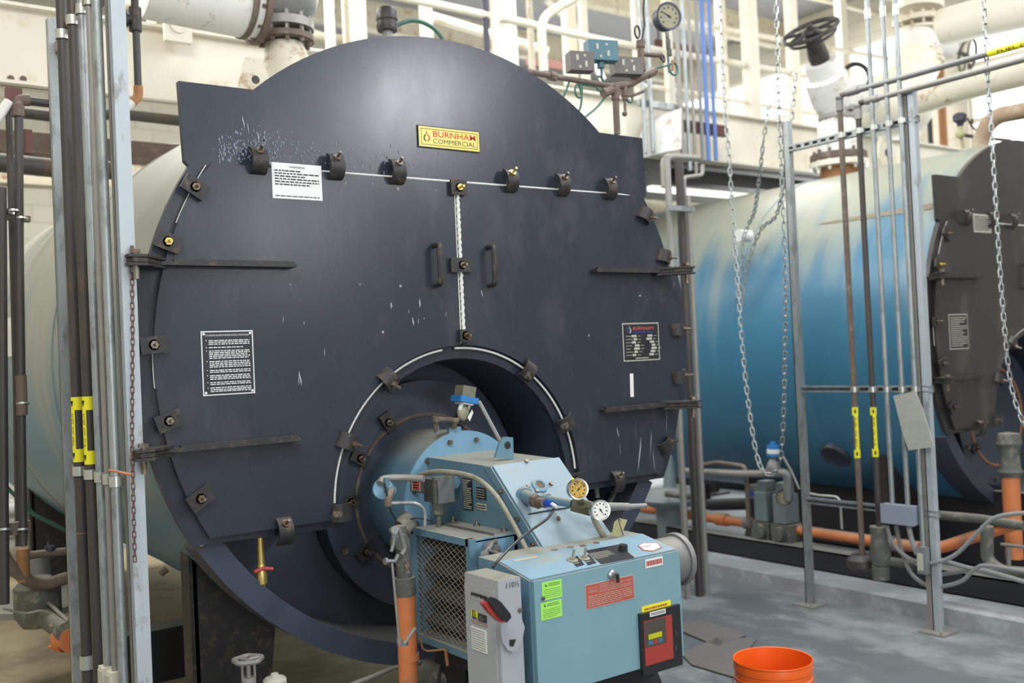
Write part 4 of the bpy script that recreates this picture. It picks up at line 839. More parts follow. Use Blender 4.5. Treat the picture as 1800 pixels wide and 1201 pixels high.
# clamps: one strap per pipe at two heights (rails run along Y)
def rail(x,y0,y1,z,m,label,name='strut_rail',h=.041):
    r=MB().b2((x-.0205,y0,z-h/2),(x-.0175,y1,z+h/2)).b2((x-.0205,y0,z+h/2-.003),(x+.0205,y1,z+h/2)).b2((x-.0205,y0,z-h/2),(x+.0205,y1,z-h/2+.003))
    return solo(r,name,m,label,'rail')
for nm,z,yy in (('lower',at(160,832,X=XL).z,None),('upper',at(125,42,X=XL).z,None)):
    solo(MB().b2((XL+.0,3.37,z-.03),(XL+.035,4.17,z+.012)),'strut_rail','galvd','horizontal strut rail holding the left pipe bundle, %s one'%nm,'rail')
for z,ids,w in ((at(165,835,X=XL-.03).z,(0,1,2,3,4),'lower'),(at(125,42,X=XL-.03).z,(0,1,2,3),'upper')):
    for i in ids:
        y=lpy[i]; r=LP[i][1]+.0025; c=V((XL-.03,y,z))
        cl=MB().tube([c+V((.03,-r,0)),c+V((0,-r,0)),c+V((-r*.8,-r*.7,0)),c+V((-r,0,0)),c+V((-r*.8,r*.7,0)),c+V((0,r,0)),c+V((.03,r,0))],.0035,4)
        cl=MB().lathe([(r,-.017),(r+.003,-.017),(r+.003,.017),(r,.017)],c,ZD,20,closed=True)
        cl.b2((XL-.035,y+r,z-.017),(XL-.030,y+r+.035,z+.017))
        o=cl.build('pipe_clamp','zinc'); nm=['first','second','third','fourth','fifth'][i]
        tag(o,'zinc strap clamp on the %s pipe of the left bundle, %s row'%(nm,w),'clamp','strap clamps of the left rack')
        MB().cyl((XL-.035,y+r+.018,z),(XL-.043,y+r+.018,z),.011,n=12).build('clamp_bolt','bolt',o)
# clamp near bottom + two cream conduit bodies
for (px,py,i) in ((146,1157,0),):
    y=lpy[0]; z=at(px,py,X=XL-.03).z; r=LP[0][1]+.003
    o=MB().lathe([(r,-.025),(r+.003,-.025),(r+.003,.025),(r,.025)],(XL-.03,y,z),ZD,20,closed=True).b2((XL-.036,y+r,z-.025),(XL-.030,y+r+.04,z+.025)); o=solo(o,'pipe_clamp','zinc','zinc strap clamp near the floor on the first dark pipe','clamp'); MB().cyl((XL-.036,y+r+.02,z),(XL-.045,y+r+.02,z),.012,n=12).build('clamp_bolt','bolt',o)
for i,(a,b) in enumerate((((167,1159),(184,1260)),((183,1170),(208,1260)))):
    p=at(*a,X=XL-.045); q=at(*b,X=XL-.045); y=lpy[2+i]
    o=MB().b2((XL-.055,y-.026,p.z-.14),(XL-.005,y+.026,p.z)); o=solo(o,'conduit_box','creamd',['cream conduit fitting box under the third left conduit','cream conduit fitting box nearest the pale left post'][i],'conduit box',bevel=.004)
    MB().b2((XL-.059,y-.022,p.z-.13),(XL-.055,y+.022,p.z-.01)).build('box_cover','papery',o)
# orange wire tie round the post
solo(MB().tube(spline([at(193,827,X=XL-.05),at(205,829,X=XL-.05),at(218,832,X=XL-.05),at(230,834,X=XL-.03)],4),.004,8),'orange_tie','orange','short orange twisted tie across the left conduits','tie')
# chains
def chain(name,label,pts,m,link=.034,wire=.0033,wd=.011,group=None):
    P=[V(p) for p in pts]; seg=[(b-a).length for a,b in zip(P,P[1:])]; tot=sum(seg); pitch=link-2*wire*1.1; N=int(tot/pitch); mb=MB()
    def pos(s):
        for a,b,l in zip(P,P[1:],seg):
            if s<=l: return a.lerp(b,s/l)
            s-=l
        return P[-1].copy()
    for k in range(N):
        c=pos((k+.5)*pitch); d=(pos(min(tot,(k+.5)*pitch+.01))-pos(max(0,(k+.5)*pitch-.01))).normalized(); x,y=frame(d)
        u=(x if k%2 else y); a=math.radians(35+(k*7)%13); w_=x.cross(y); u=(u*math.cos(a)+d.cross(u)*math.sin(a)).normalized()
        hl=link/2-wd*.5; ring=[]
        for t in range(12):
            an=2*math.pi*t/12; ring.append(c+u*math.cos(an)*wd*.62+d*(math.sin(an)*wd*.5+(hl if math.sin(an)>0 else -hl)))
        mb.tube(ring,wire,5,closed=True)
    return solo(mb,name,m,label,'chain',group)
ch=chain('rusty_chain','thin rusty chain hanging down the pale left strut post',[at(232,432,X=.875,Y=None) if 0 else at(232,470,Y=3.30),at(233,600,Y=3.30),at(232,760,Y=3.30),at(234,860,Y=3.30),at(237,990,Y=3.30)],'chainr',link=.024,wire=.0022,wd=.009)
MB().tube(spline([at(237,995,Y=3.30),at(241,1000,Y=3.30),at(236,1012,Y=3.30),at(241,1017,Y=3.30),at(242,1008,Y=3.30)],5),.0022,6).build('chain_hook','zinc',ch)
solo(MB().tube([at(232,432,Y=3.31),at(234,455,Y=3.31)],.006,6).b2(at(229,440,Y=3.32),at(238,446,Y=3.30)),'hanging_clip','rust','small rusty clip above the left hinge','clip')
XC=4.72
def cc(*a): return [at(x,y,X=XC) for x,y in a]
chain('hoist_chain','looped zinc valve chain hanging in front of the blue boiler',spline(cc((1262,-60),(1272,150),(1283,300),(1292,440),(1302,570),(1312,680),(1326,780),(1338,822),(1352,834),(1366,826),(1374,790),(1378,700),(1380,600),(1381,500),(1376,350),(1370,200),(1362,-60)),6),'chain',link=.052,wire=.0045,wd=.017)
chain('hoist_chain','zinc chain hanging at the right edge before the black door',spline([at(x,y,X=5.0) for x,y in((1726,-60),(1735,120),(1744,250),(1752,380),(1761,520),(1772,640),(1783,700),(1805,760))],5),'chain',link=.046,wire=.004,wd=.016)
chain('draped_chain','far thin chain from the beam draped over the white plug of the blue boiler',spline([at(1352,180,X=5.1),at(1343,240,X=5.1),at(1334,320,X=5.2),at(1326,372,X=5.4),at(1316,395,X=5.5),at(1305,430,X=5.5),at(1300,520,X=5.5)],5),'chain',link=.05,wire=.0045,wd=.017)
chain('draped_chain','far thin chain slanting from the beam to the blue boiler shell',spline([at(1398,130,X=5.1),at(1388,240,X=5.1),at(1368,370,X=5.4),at(1340,400,X=5.5),at(1322,440,X=5.5),at(1310,490,X=5.5),at(1304,545,X=5.5)],5),'chain',link=.05,wire=.0045,wd=.017)
# ================================================================= right rack (plane X=5.02)
XR=5.02
strut_post(XR,3.11,.0,at(1597,155,X=XR).z,'strut_post','strut','near galvanised strut post of the right pipe rack with base plate',base=True,two=True)
strut_post(XR,3.955,.0,at(1376,215,X=XR).z,'strut_post','galv','far galvanised strut post of the right pipe rack with base plate',base=True)
for (px,py),lb in (((1480,240),'upper perforated strut rail of the right pipe rack'),((1480,684),'middle strut rail of the right pipe rack'),((1480,886),'lower strut rail of the right pipe rack')):
    z=at(px,py,X=XR).z
    mb=MB().b2((XR-.02,3.08,z+.0155),(XR+.02,3.95,z+.0185)).b2((XR-.02,3.08,z-.0185),(XR+.02,3.95,z-.0155)).b2((XR-.0205,3.08,z+.009),(XR-.018,3.95,z+.0185)).b2((XR-.0205,3.08,z-.0185),(XR-.018,3.95,z-.009)).b2((XR+.018,3.08,z-.0185),(XR+.0205,3.95,z+.0185))
    if py<300:
        for k in range(14): mb.b2((XR-.0195,3.10+k*.06,z-.009),(XR-.018,3.125+k*.06,z+.009))
    solo(mb,'strut_rail','galv',lb,'rail')
XP=XR-.035
RP=[(1497,.0165,'rust','left brown fuel oil pipe with yellow marker on the right rack'),(1529,.0165,'rustpipe','right brown fuel oil pipe with yellow marker on the right rack')]
for i,(px,r,m,lb) in enumerate(RP):
    y=at(px,600,X=XP).y; zt=at((1482,1516)[i],(166,180)[i],X=XP).z; ztop=at(1800,(84,107)[i],X=XP)
    pr=thing('fuel_oil_pipe',lb,'pipe',(XP,y,.1),'fuel oil pipes of the right rack')
    zb_=at((1513,1547)[i],(985,968)[i],X=XP).z
    MB().tube([(XP,y,zb_),(XP,y,zt),(XP,y-.06,zt)],r,16,fr=.03).build('pipe_run',m,pr)
    # the line going on towards the viewer at the top
    MB().cyl((XP,y-.05,zt),(XP,1.6,zt),r,n=18).cyl((XP,y-.055,zt),(XP,y-.13,zt),r+.005,n=18).cyl((XP,y,zt-.09),(XP,y,zt-.03),r+.005,n=18).sphere((XP,y,zt-.012),r+.007).build('overhead_run','galvd' if i else 'pebble',pr)
    zt2=at((1500,1533)[i],(716,716)[i],X=XP).z; zb2=at((1506,1540)[i],(805,803)[i],X=XP).z; h=zt2-zb2; c=V((XP,y,0))
    [MB().cyl((XP,y,a_),(XP,y,b__),r+.001,n=20).build('marker_band','yellow',pr) for a_,b__ in ((zb2,zb2+.16*h),(zt2-.16*h,zt2))]
    tp=MB(); vv=[]
    for k in range(9):
        a=math.radians(196+(268-196)*k/8); vv.append((tp.bm.verts.new(c+V((math.cos(a)*(r+.001),math.sin(a)*(r+.001),zb2+.1*h))),tp.bm.verts.new(c+V((math.cos(a)*(r+.001),math.sin(a)*(r+.001),zt2-.1*h)))))
    for a,b in zip(vv,vv[1:]): tp.bm.faces.new((a[0],b[0],b[1],a[1]))
    tp.build('marker_strip','yellow',pr)
    a=math.radians(214); nn=V((math.cos(a),math.sin(a),0)); tt=V((-math.sin(a),math.cos(a),0))
    MB().text('FUEL OIL RET' if i==0 else 'FUEL OIL SUP',c+nn*(r+.0025)+tt*(-.007)+V((0,0,zt2-.2*h)),-ZD,tt*-1 if 0 else tt,.017,fit=.58*h).build('marker_lettering','ink',pr)
    for zz,s in ((zt2-.08*h,1),(zb2+.08*h,1)):
        cc_=c+nn*(r+.003)+V((0,0,zz)); MB().prism([cc_-tt*.008+ZD*.004,cc_-tt*.003+ZD*.004,cc_-tt*.003+ZD*.016,cc_+tt*.003+ZD*.016,cc_+tt*.003+ZD*.004,cc_+tt*.008+ZD*.004,cc_-ZD*.014],nn*.0004).build('marker_arrow','ink',pr)
    if i==0:
        ya=at(1738,98,X=XP).y; yb=at(1830,80,X=XP).y
        MB().cyl((XP,ya,zt),(XP,yb,zt),r+.001,n=20).build('marker_band','yellow',pr)
        nv=V((-1,0,-.45)).normalized(); uv=V((-.45,0,1)).normalized(); MB().text('FUEL OIL',V((XP,ya-.05,zt))+nv*(r+.003)-uv*.009,-YD,uv,.026,fit=.19).build('marker_lettering','ink',pr)
for i,(px,pb) in enumerate(((1554,1575),(1581,1603),(1604,1628))):
    y=at(px,600,X=XP).y; zb_=at(pb,(888,890,980)[i],X=XP).z
    pr=thing('conduit',['left galvanised conduit of three running up the right rack','middle galvanised conduit of three running up the right rack','right galvanised conduit beside the near post of the right rack'][i],'conduit',(XP,y,zb_),'conduits of the right rack')
    MB().cyl((XP,y,zb_),(XP,y,4.6),.0135,n=18).build('pipe_run','galv',pr)
    z=at((1526,1553,1574)[i],(24,20,18)[i],X=XP).z; MB().cyl((XP,y,z-.03),(XP,y,z+.03),.0165,n=18).build('coupling','zinc',pr)
# straps on the right rack
for zi,(px,py) in enumerate(((1480,240),(1480,684))):
    z=at(px,py,X=XR).z
    for i,(x_,r) in enumerate(((1497,.0165),(1529,.0165),(1554,.0135),(1581,.0135),(1604,.0135))):
        y=at(x_,600,X=XP).y; o=MB().lathe([(r+.001,-.016),(r+.004,-.016),(r+.004,.016),(r+.001,.016)],(XP,y,z),ZD,18,closed=True).b2((XP-.006,y-r-.014,z-.012),(XP+.012,y-r-.001,z+.012))
        solo(o,'pipe_clamp','zinc','small strut clamp on the %s vertical pipe of the right rack, %s rail'%(['first','second','third','fourth','fifth'][i],['upper','middle'][zi]),'clamp','strut clamps of the right rack')
# plastic sleeve taped on the near post
sl_=[at(x,y,X=4.955) for x,y in((1570,696),(1608,688),(1622,722),(1641,786),(1597,792),(1586,760))]
solo(MB().prism(sl_,(.010,0,0)),'document_sleeve',mat('cloudy_plastic_sleeve',(.36,.37,.33),.28,0,.15,10,.15),'cloudy plastic document sleeve taped to the right rack','document sleeve')
# junction box with flex conduits
a=at(1548,886,X=4.94); b=at(1606,925,X=4.94)
jb=thing('junction_box','blue grey junction box low on the right rack','junction box',(4.98,(a.y+b.y)/2,b.z))
MB().b2((4.945,b.y,b.z),(5.0,a.y,a.z)).build('box_body','greybox2',jb,bevel=.003); MB().b2((4.938,b.y-.003,b.z-.003),(4.945,a.y+.003,a.z+.003)).build('box_cover','greybox2',jb)
def flexr(name,label,pix,X,r,m='flexg',n=10): return solo(MB().tube(spline([at(x,y,X=X) for x,y in pix],8),r,n),name,m,label,'conduit')
flexr('flexible_conduit','grey flexible conduit from the left of the junction box looping right',[(1559,925),(1565,945),(1580,968),(1605,985),(1640,990),(1680,975),(1720,935),(1750,910),(1800,902),(1830,903)],4.99,.011)
flexr('flexible_conduit','grey flexible conduit hanging lowest below the junction box',[(1575,925),(1580,950),(1590,985),(1605,1012),(1630,1030),(1652,1032),(1690,1022),(1715,1000),(1740,995),(1830,1010)],5.03,.011)
flexr('flexible_conduit','short thick conduit from the right of the junction box',[(1597,925),(1603,950),(1612,975)],4.97,.014)
cbx=at(1621,984,X=4.96); o=solo(MB().b2((4.94,cbx.y-.03,cbx.z-.075),(4.985,cbx.y+.02,cbx.z+.07)),'conduit_box','galv','small oval conduit fitting below the right rack conduit','conduit box',bevel=.012)
MB().b2((4.932,cbx.y-.017,cbx.z-.055),(4.94,cbx.y+.012,cbx.z+.035)).build('body_cover','papery',o,bevel=.006)
flexr('flexible_conduit','dusty flexible conduit along the floor behind the near right post',[(1655,985),(1700,998),(1740,1006),(1790,1020),(1840,1035)],5.25,.013)
flexr('flexible_conduit','second dusty flexible conduit lying near the kerb at right',[(1655,1010),(1690,1005),(1730,1000),(1790,1003),(1840,1010)],5.28,.012)
# ================================================================= gas train beside boiler 2 (X about 5.6)
for y0,y1,x,lb in ((2.6,8.2,5.52,'long black skid beam under the near side of the blue boiler'),(2.6,8.2,8.05,'long black skid beam under the far side of the blue boiler')):
    solo(MB().b2((x-.03,y0,.0915),(x-.02,y1,.225)).b2((x-.03,y0,.215),(x+.10,y1,.225)).b2((x-.03,y0,.0915),(x+.08,y1,.10)),'skid_beam','skid',lb,'skid beam')
solo(MB().b2((1.15,5.1,.07),(1.66,5.25,.33)),'skid_beam','skid','black cross beam under the front boiler','skid beam')
XG=5.66
solo(MB().b2((6.25,2.9,.0915),(6.29,5.5,.60)).b2((6.25,2.9,.0915),(6.40,5.5,.105)),'base_frame','skid','tall black base frame plate under the middle of the blue boiler','base frame')
gt=thing('gas_train','orange gas line with grey valves running beside the blue boiler','gas pipe',(XG,4.5,.12))
g=[at(x,y,X=XG) for x,y in((1120,898),(1190,908),(1330,922),(1480,940),(1560,950),(1590,962),(1618,966))]
zr=sum(p.z for p in g[1:5])/4
ys=[p.y for p in g]
MB().tube([(XG,7.4,zr),(XG,ys[6],zr)],.036,20).tube([(XG,ys[6],zr),(XG+.05,ys[6]-.10,zr)]+[at(x,y,X=XG+.08) for x,y in ((1700,948),(1790,920))],.036,20,fr=.06).build('gas_line','orange',gt)
riser=at(1782,950,X=5.95); MB().tube([(riser.x,riser.y,.25),(riser.x,riser.y,at(1777,835,X=5.95).z)],.05,22).build('gas_riser','orange',gt)
MB().lathe([(0,0),(.06,0),(.075,.03),(.06,.05),(.055,.16),(.075,.2),(.06,.26),(0,.27)],V((riser.x,riser.y,at(1777,838,X=5.95).z)),ZD,26).build('riser_valve','grime',gt)
def grp(px,py): return at(px,py,X=XG)
for px,l_ in ((1270,.05),(1318,.04),(1560,.05)):
    p=grp(px,920); MB().cyl((XG,p.y-l_,zr),(XG,p.y+l_,zr),.047,n=20).build('pipe_coupling','pebble' if px!=1270 else 'orange',gt)
# regulator with domed top
c=at(1180,905,X=5.60); zc=c.z; m=MB().lathe([(0,-.28),(.12,-.28),(.12,.05),(.235,.10),(.25,.125),(.235,.14),(.17,.19),(.06,.21),(.05,.23),(.045,.40),(.03,.46),(0,.46)],V((5.60,c.y,zr)),ZD,40)
rg=solo(m,'gas_regulator','greyg','big grey domed gas regulator between the two boilers','regulator')
# valve bodies with actuators
for i,(px,mt) in enumerate(((1352,'greyg'),(1385,'greyg'))):
    c=grp(px,900); o=thing('shutoff_valve',['left grey green gas valve actuator on the gas train','right grey green gas valve actuator with round dial'][i],'valve',(XG-.02,c.y,zr-.07),'gas valve actuators')
    MB().b2((XG-.09,c.y-.055,zr+.05),(XG+.05,c.y+.055,zr+.25)).b2((XG-.07,c.y-.04,zr+.25),(XG+.03,c.y+.04,zr+.33)).build('actuator_body',mt,o,bevel=.01)
    MB().b2((XG-.10,c.y-.09,zr-.08),(XG+.08,c.y+.09,zr+.04)).cyl((XG-.1,c.y,zr-.02),(XG-.13,c.y,zr-.02),.05,n=18).cyl((XG,c.y,zr-.16),(XG,c.y,zr-.08),.05,n=18).build('valve_body','grime',o,bevel=.01)
c=grp(1403,873); gauge(o,1378,875,c.y*.985,.055,'dialg',60,'dial_switch','gaugecase',dirv=(-.9,-.5,.05),scale=1.0)
c=at(1335,880,X=XG); o=solo(MB().cyl((XG,c.y,zr+.04),(XG,c.y,zr+.20),.012,n=12).cyl((XG,c.y,zr+.20),(XG,c.y,zr+.29),.07,n=24),'pressure_switch','pebble','small round pressure switch on the gas train left of the valves','pressure switch'); MB().cyl((XG,c.y,zr+.215),(XG,c.y,zr+.25),.072,n=24).build('switch_band','blueink',o)
c=at(1330,960,X=XG); solo(MB().lathe([(0,-.20),(.05,-.20),(.075,-.14),(.085,-.05),(.06,.02),(0,.02)],V((XG,c.y,zr-.03)),ZD,22),'strainer_bowl','blackiron','dark round strainer hanging under the gas line','strainer')
# relief/water line with blue cap
o=thing('relief_valve','small relief valve with sky blue cap below the chain loop','valve',at(1360,830,X=5.45))
MB().lathe([(0,0),(.05,0),(.055,.03),(.035,.08),(.02,.10),(.02,.13),(0,.13)],at(1360,832,X=5.45),ZD,22).tube([at(1345,832,X=5.45),at(1385,832,X=5.45),at(1385,855,X=5.45),at(1385,880,X=5.45)],.03,14,fr=.04).build('valve_body','pebble',o)
m=MB().cyl(at(1359,802,X=5.45),at(1359,783,X=5.45),.042,n=22).cyl(at(1359,783,X=5.45),at(1359,777,X=5.45),.02,n=14).build('blue_cap','swblue',o); MB().cyl(at(1359,797,X=5.45),at(1359,789,X=5.45),.043,n=22).build('cap_label','paper',m)
def prun(name,label,pix,X,r,m,fr=.04,cat='pipe',n=12,Y=None,group=None): return solo(MB().tube([at(x,y,X=X) if Y is None else at(x,y,Y=Y) for x,y in pix],r,n,fr=fr),name,m,label,cat,group)
prun('water_pipe','dusty pipe running from between the boilers to the relief valve',[(1198,828),(1300,833),(1345,833)],5.5,.026,'galvd')
prun('water_pipe','thin dusty pipe bent down above the long grey one',[(1215,822),(1260,813),(1310,820),(1313,850),(1316,925)],5.55,.016,'rust')
prun('water_pipe','dark vertical pipe dropping behind the regulator top',[(1228,800),(1222,850),(1222,872),(1200,872),(1172,868)],5.4,.026,'grime')
prun('drain_pipe','black pipe elbow low behind the regulator',[(1238,850),(1240,888),(1350,885)],6.3,.05,'skid',.07)
prun('sensing_tube','thin silver tube bent down near the lower rail',[(1425,868),(1440,871),(1470,873),(1477,880),(1480,930)],5.5,.008,'zinc',.03)
prun('sensing_line','thin grey line slanting down to the far right post',[(1375,800),(1392,830),(1405,860)],5.4,.008,'galvd',0)
prun('water_pipe','dusty pipe along the skid behind the junction box conduits',[(1640,905),(1720,912),(1800,925)],5.7,.028,'grime')
prun('water_pipe','dusty brown pipe elbow at the right edge near the floor',[(1735,925),(1735,985),(1760,1005),(1830,1010)],5.55,.035,'grime',.08)
solo(MB().lathe([(0,0),(.055,0),(.075,.02),(.075,.06),(.05,.09),(0,.09)],at(1513,1002,X=XP),ZD,20).cyl(at(1513,980,X=XP),at(1513,1002,X=XP),.026,n=14).tube([at(1513,990,X=XP),at(1545,990,X=XP+.05)],.016,10),'pipe_strainer','rustpipe','rusty fitting at the foot of the left brown fuel oil pipe','fitting')
solo(MB().lathe([(0,-.06),(.045,-.06),(.06,.0),(.045,.10),(.05,.16),(0,.16)],at(1547,975,X=XP),ZD,20).cyl(at(1548,995,X=XP),at(1549,1018,X=XP),.048,n=16).tube([at(1547,985,X=XP),at(1610,995,X=XP+.1)],.024,10),'oil_strainer','grime','brown oil strainer at the foot of the right fuel oil pipe','fitting')
o=MB().cyl(at(1773,995,X=5.3),at(1773,962,X=5.3),.012,n=10).tube([at(1760,957,X=5.3),at(1800,962,X=5.3)],.009,8)
solo(o,'gate_valve','pebble','small valve with lever handle at the right edge by the floor','valve')
# ================================================================= between the boilers: vertical bundle
YB=4.6
for i,(px,r,m,z0y,z1y,lb) in enumerate(((1172,.022,'galvd',470,275,'left grey pipe of the bundle beside the front boiler'),(1193,.028,'rustpipe',860,280,'thick dark brown pipe of the bundle beside the front boiler'),(1209,.018,'galvd',860,345,'right thin grey pipe of the bundle beside the front boiler'),(1222,.05,'rust',830,700,''))[:3]):
    a=at(px,z1y,Y=YB); q=at(px+14,z0y,Y=YB); x=a.x
    solo(MB().cyl((x,YB,.0 if i else .0),(x,YB,a.z),r,n=16),'riser_pipe',m,lb,'pipe','riser pipes between the boilers')
a=at(1171,362,Y=YB-.05); b=at(1213,374,Y=YB-.05); solo(MB().b2((a.x,YB-.09,b.z),(b.x,YB-.05,a.z)),'pipe_bracket','galv','short strut bracket across the bundle beside the front boiler','bracket')
prun('conduit','small grey elbow pipe above the bundle between the boilers',[(1204,345),(1202,312),(1235,308),(1235,290)],None,.014,'galvd',.03,Y=4.7)
prun('conduit','grey elbow pipe beside the white lagged riser',[(1168,330),(1166,282),(1178,275),(1228,278)],None,.024,'galvd',.05,Y=4.9)
# ================================================================= overhead steel
YBM=6.0
zb=at(1300,292,Y=YBM).z; zt=at(1300,205,Y=YBM).z
bm_=MB().b2((-2.4,YBM-.07,zb),(11.45,YBM+.07,zb+.018)).b2((-2.4,YBM-.07,zt-.018),(11.45,YBM+.07,zt)).b2((-2.4,YBM-.008,zb),(11.45,YBM+.008,zt))
bo=solo(bm_,'steel_beam','cream','long cream steel beam crossing above both boilers','steel beam')
m=MB()
for px,py in ((19,138),(41,139)): 
    p=at(px,py,Y=YBM-.012); m.cyl(p,p-YD*.004,.018,n=14)
m.build('rust_stain_hole','rust',bo)
# walkway deck behind the beam and second beam
solo(MB().b2((4.2,YBM+.10,zb+.02),(11.3,YBM+1.85,zb+.06)),'walkway_deck','grime','dark walkway deck resting behind the long cream beam','walkway')
solo(MB().b2((-2.4,7.9,3.02),(11.45,8.1,3.04)).b2((-2.4,7.9,3.38),(11.45,8.1,3.40)).b2((-2.4,7.99,3.02),(11.45,8.01,3.4)),'steel_beam','creamd','second cream steel beam farther behind the boilers','steel beam')
solo(MB().b2((-2.4,6.6,2.98),(4.0,6.75,3.0)).b2((-2.4,6.66,3.0),(4.0,6.68,3.12)),'steel_angle','rust','brown rusty steel angle below the long beam at left','steel angle')
prun('overhead_pipe','dark brown pipe running under the long beam at upper left',[(-60,186),(96,205),(210,200),(330,214)],None,.035,'rustpipe',0,Y=6.4)
prun('overhead_pipe','dusty cream grey pipe low behind the left pipe bundle',[(-60,246),(96,257),(200,264),(330,262)],None,.04,'pebble',0,Y=6.8)
prun('overhead_pipe','thick dark pipe low behind the left pipe bundle',[(-60,280),(96,296),(200,300)],None,.055,'rustpipe',0,Y=6.2)
prun('overhead_pipe','yellow cream pipe across the top left behind the beam',[(218,6),(300,22),(450,47),(620,72)],None,.035,'creamd',0,Y=7.0)
prun('overhead_pipe','dark blue grey pipe behind the white junction plate at top left',[(340,45),(400,52),(480,62)],None,.045,'gaugecase',0,Y=6.9)
prun('railing_rail','upper cream handrail above the long beam',[(880,30),(1000,58),(1118,82),(1300,113),(1480,143)],None,.03,'cream',0,cat='rail',Y=6.05)
prun('railing_rail','cream handrail across the top centre',[(690,-8),(780,10),(860,28)],None,.03,'cream',0,cat='rail',Y=6.05)
prun('railing_rail','high thin cream rail at upper right',[(1200,38),(1350,66),(1500,92),(1590,108)],None,.028,'cream',0,cat='rail',Y=6.8)
prun('railing_rail','lower cream rail between the chains',[(1100,146),(1200,160),(1300,178),(1440,202)],None,.02,'cream',0,cat='rail',Y=6.05)
prun('overhead_pipe','cream pipe along the ceiling at top right',[(1380,-14),(1470,6),(1560,30),(1640,52)],None,.03,'cream',0,Y=7.5)
def vcol(px,w,y0,y1,Y,m,label,name='steel_post',cat='post',flat=True,grp=None,base=None,top=None):
    a=at(px,y1,Y=Y); b=at(px,y0,Y=Y); zt_=RZ
    if top: zt_=b.z
    if base: a.z=base; 
    dpt=(a-V((0,0,CAM_Z))).dot(_fw); ww=w*dpt/F_PX
    mb=MB().b2((a.x-ww/2,Y-ww*.35,a.z),(a.x+ww/2,Y+ww*.35,zt_)) if flat else MB().cyl((a.x,Y,a.z),(a.x,Y,zt_),ww/2,n=20)
    return solo(mb,name,m,label,cat,grp)
zt_px=205
vcol(582,15,-60,95,6.6,'cream','slim cream post at top left of the black hood')
vcol(612,14,-60,90,6.9,'creamd','narrow cream post paired with the wide one above the hood')
vcol(632,24,-60,90,6.7,'cream','wide cream post above the black hood')
vcol(751,20,-60,80,6.6,'cream','cream post right of the black round device above the hood')
vcol(856,11,-60,95,6.05,'gaugecase','thin blue grey vertical pipe above the hood','vertical_pipe','pipe',False)
vcol(890,46,-80,140,6.15,'cream','thick cream vertical pipe right of the hood top','vertical_pipe','pipe',False)
vcol(936,10,-60,130,7.0,'creamd','thin cream post beside the thick cream pipe')
vcol(1005,22,-60,150,7.4,'cream','cream post behind the control manifold')
vcol(1030,14,-60,150,7.0,'cream','second cream post behind the control manifold')
vcol(1127,14,-60,230,7.0,'cream','cream post behind the big pressure gauge stem')
vcol(1180,15,50,200,6.0,'cream','short white cream post right of the big gauge',base=zt)
vcol(1275,16,-60,215,7.2,'cream','cream post left of the near looped chain')
vcol(1325,26,-60,222,6.03,'cream','broad cream post between the two chain falls',base=zt)
vcol(1400,20,-60,235,6.03,'cream','cream post below the valve handwheel',base=zt)
vcol(1486,18,10,190,7.2,'cream','cream post left of the three right conduits')
vcol(1660,14,180,270,6.6,'rusto','orange brown vertical pipe behind the blue boiler top','vertical_pipe','pipe',False)
vcol(1637,9,190,270,6.5,'ink','thin black vertical pipe behind the blue boiler top','vertical_pipe','pipe',False)
vcol(1618,26,190,290,6.7,'creamd','cream column behind the near post of the right rack')
vcol(1770,10,20,240,7.5,'cream','thin cream post at the upper right edge')
vcol(268,14,8,80,6.0,'cream','slim cream post on the beam at top left',base=zt)
# conduits clusters
for i,(px,w_,m,y0,y1,lb) in enumerate(((1135,7,'galv',-60,270,'first grey conduit behind the big gauge'),(1148,8,'galv',-60,268,'second grey conduit behind the big gauge'),(1200,9,'galvd',-60,272,'third conduit, leftmost of the group beside the near chain'),(1213,7,'galv',-60,300,'fourth conduit of the group beside the near chain'),(1224,6,'galvd',-60,310,'fifth conduit, thin and dark, beside the near chain'),(1236,7,'pebble',-60,282,'sixth conduit of the group beside the near chain'),(1246,8,'bluepipe',-60,282,'left blue conduit beside the near chain'),(1259,7,'bluepipe',-60,282,'right blue conduit beside the near chain'))):
    vcol(px,w_,y0,y1,5.7,m,lb,'conduit','conduit',False,'vertical conduits in front of the long beam')
solo(MB().b2((at(1120,178,Y=5.75).x,5.72,at(1150,184,Y=5.75).z-.03),(at(1185,178,Y=5.75).x,5.76,at(1150,184,Y=5.75).z+.02)),'strut_rail','galv','short strut behind the first two grey conduits','rail')
solo(MB().b2((at(1198,218,Y=5.75).x,5.73,at(1230,224,Y=5.75).z-.05),(at(1275,218,Y=5.75).x,5.78,at(1230,224,Y=5.75).z+.04)),'conduit_bracket','red','red brown steel bracket behind the blue conduits','bracket')
solo(MB().prism([at(x,y,Y=5.62) for x,y in((1198,190),(1188,193),(1179,203),(1172,220),(1167,242),(1165,268),(1198,262))],(0,.30,0)),'gusset_box','white','white round shouldered gusset box on the long beam right of the hood','gusset',bevel=.01)
solo(MB().b2((at(1180,300,Y=6.2).x,6.16,at(1200,322,Y=6.2).z),(9.5,6.3,at(1200,322,Y=6.2).z+.12)),'steel_channel','skid','dark steel channel under the walkway','steel channel')
solo(MB().b2((at(1140,331,Y=7.2).x,7.15,at(1200,336,Y=7.2).z-.03),(at(1330,331,Y=7.2).x,7.22,at(1200,336,Y=7.2).z+.03)),'light_strip',mat('bright_fluorescent_tube',(1,.98,.9),.4,0,.02,2,emit=1.4),'bright white lamp strip low behind the bundle between the boilers','lamp')
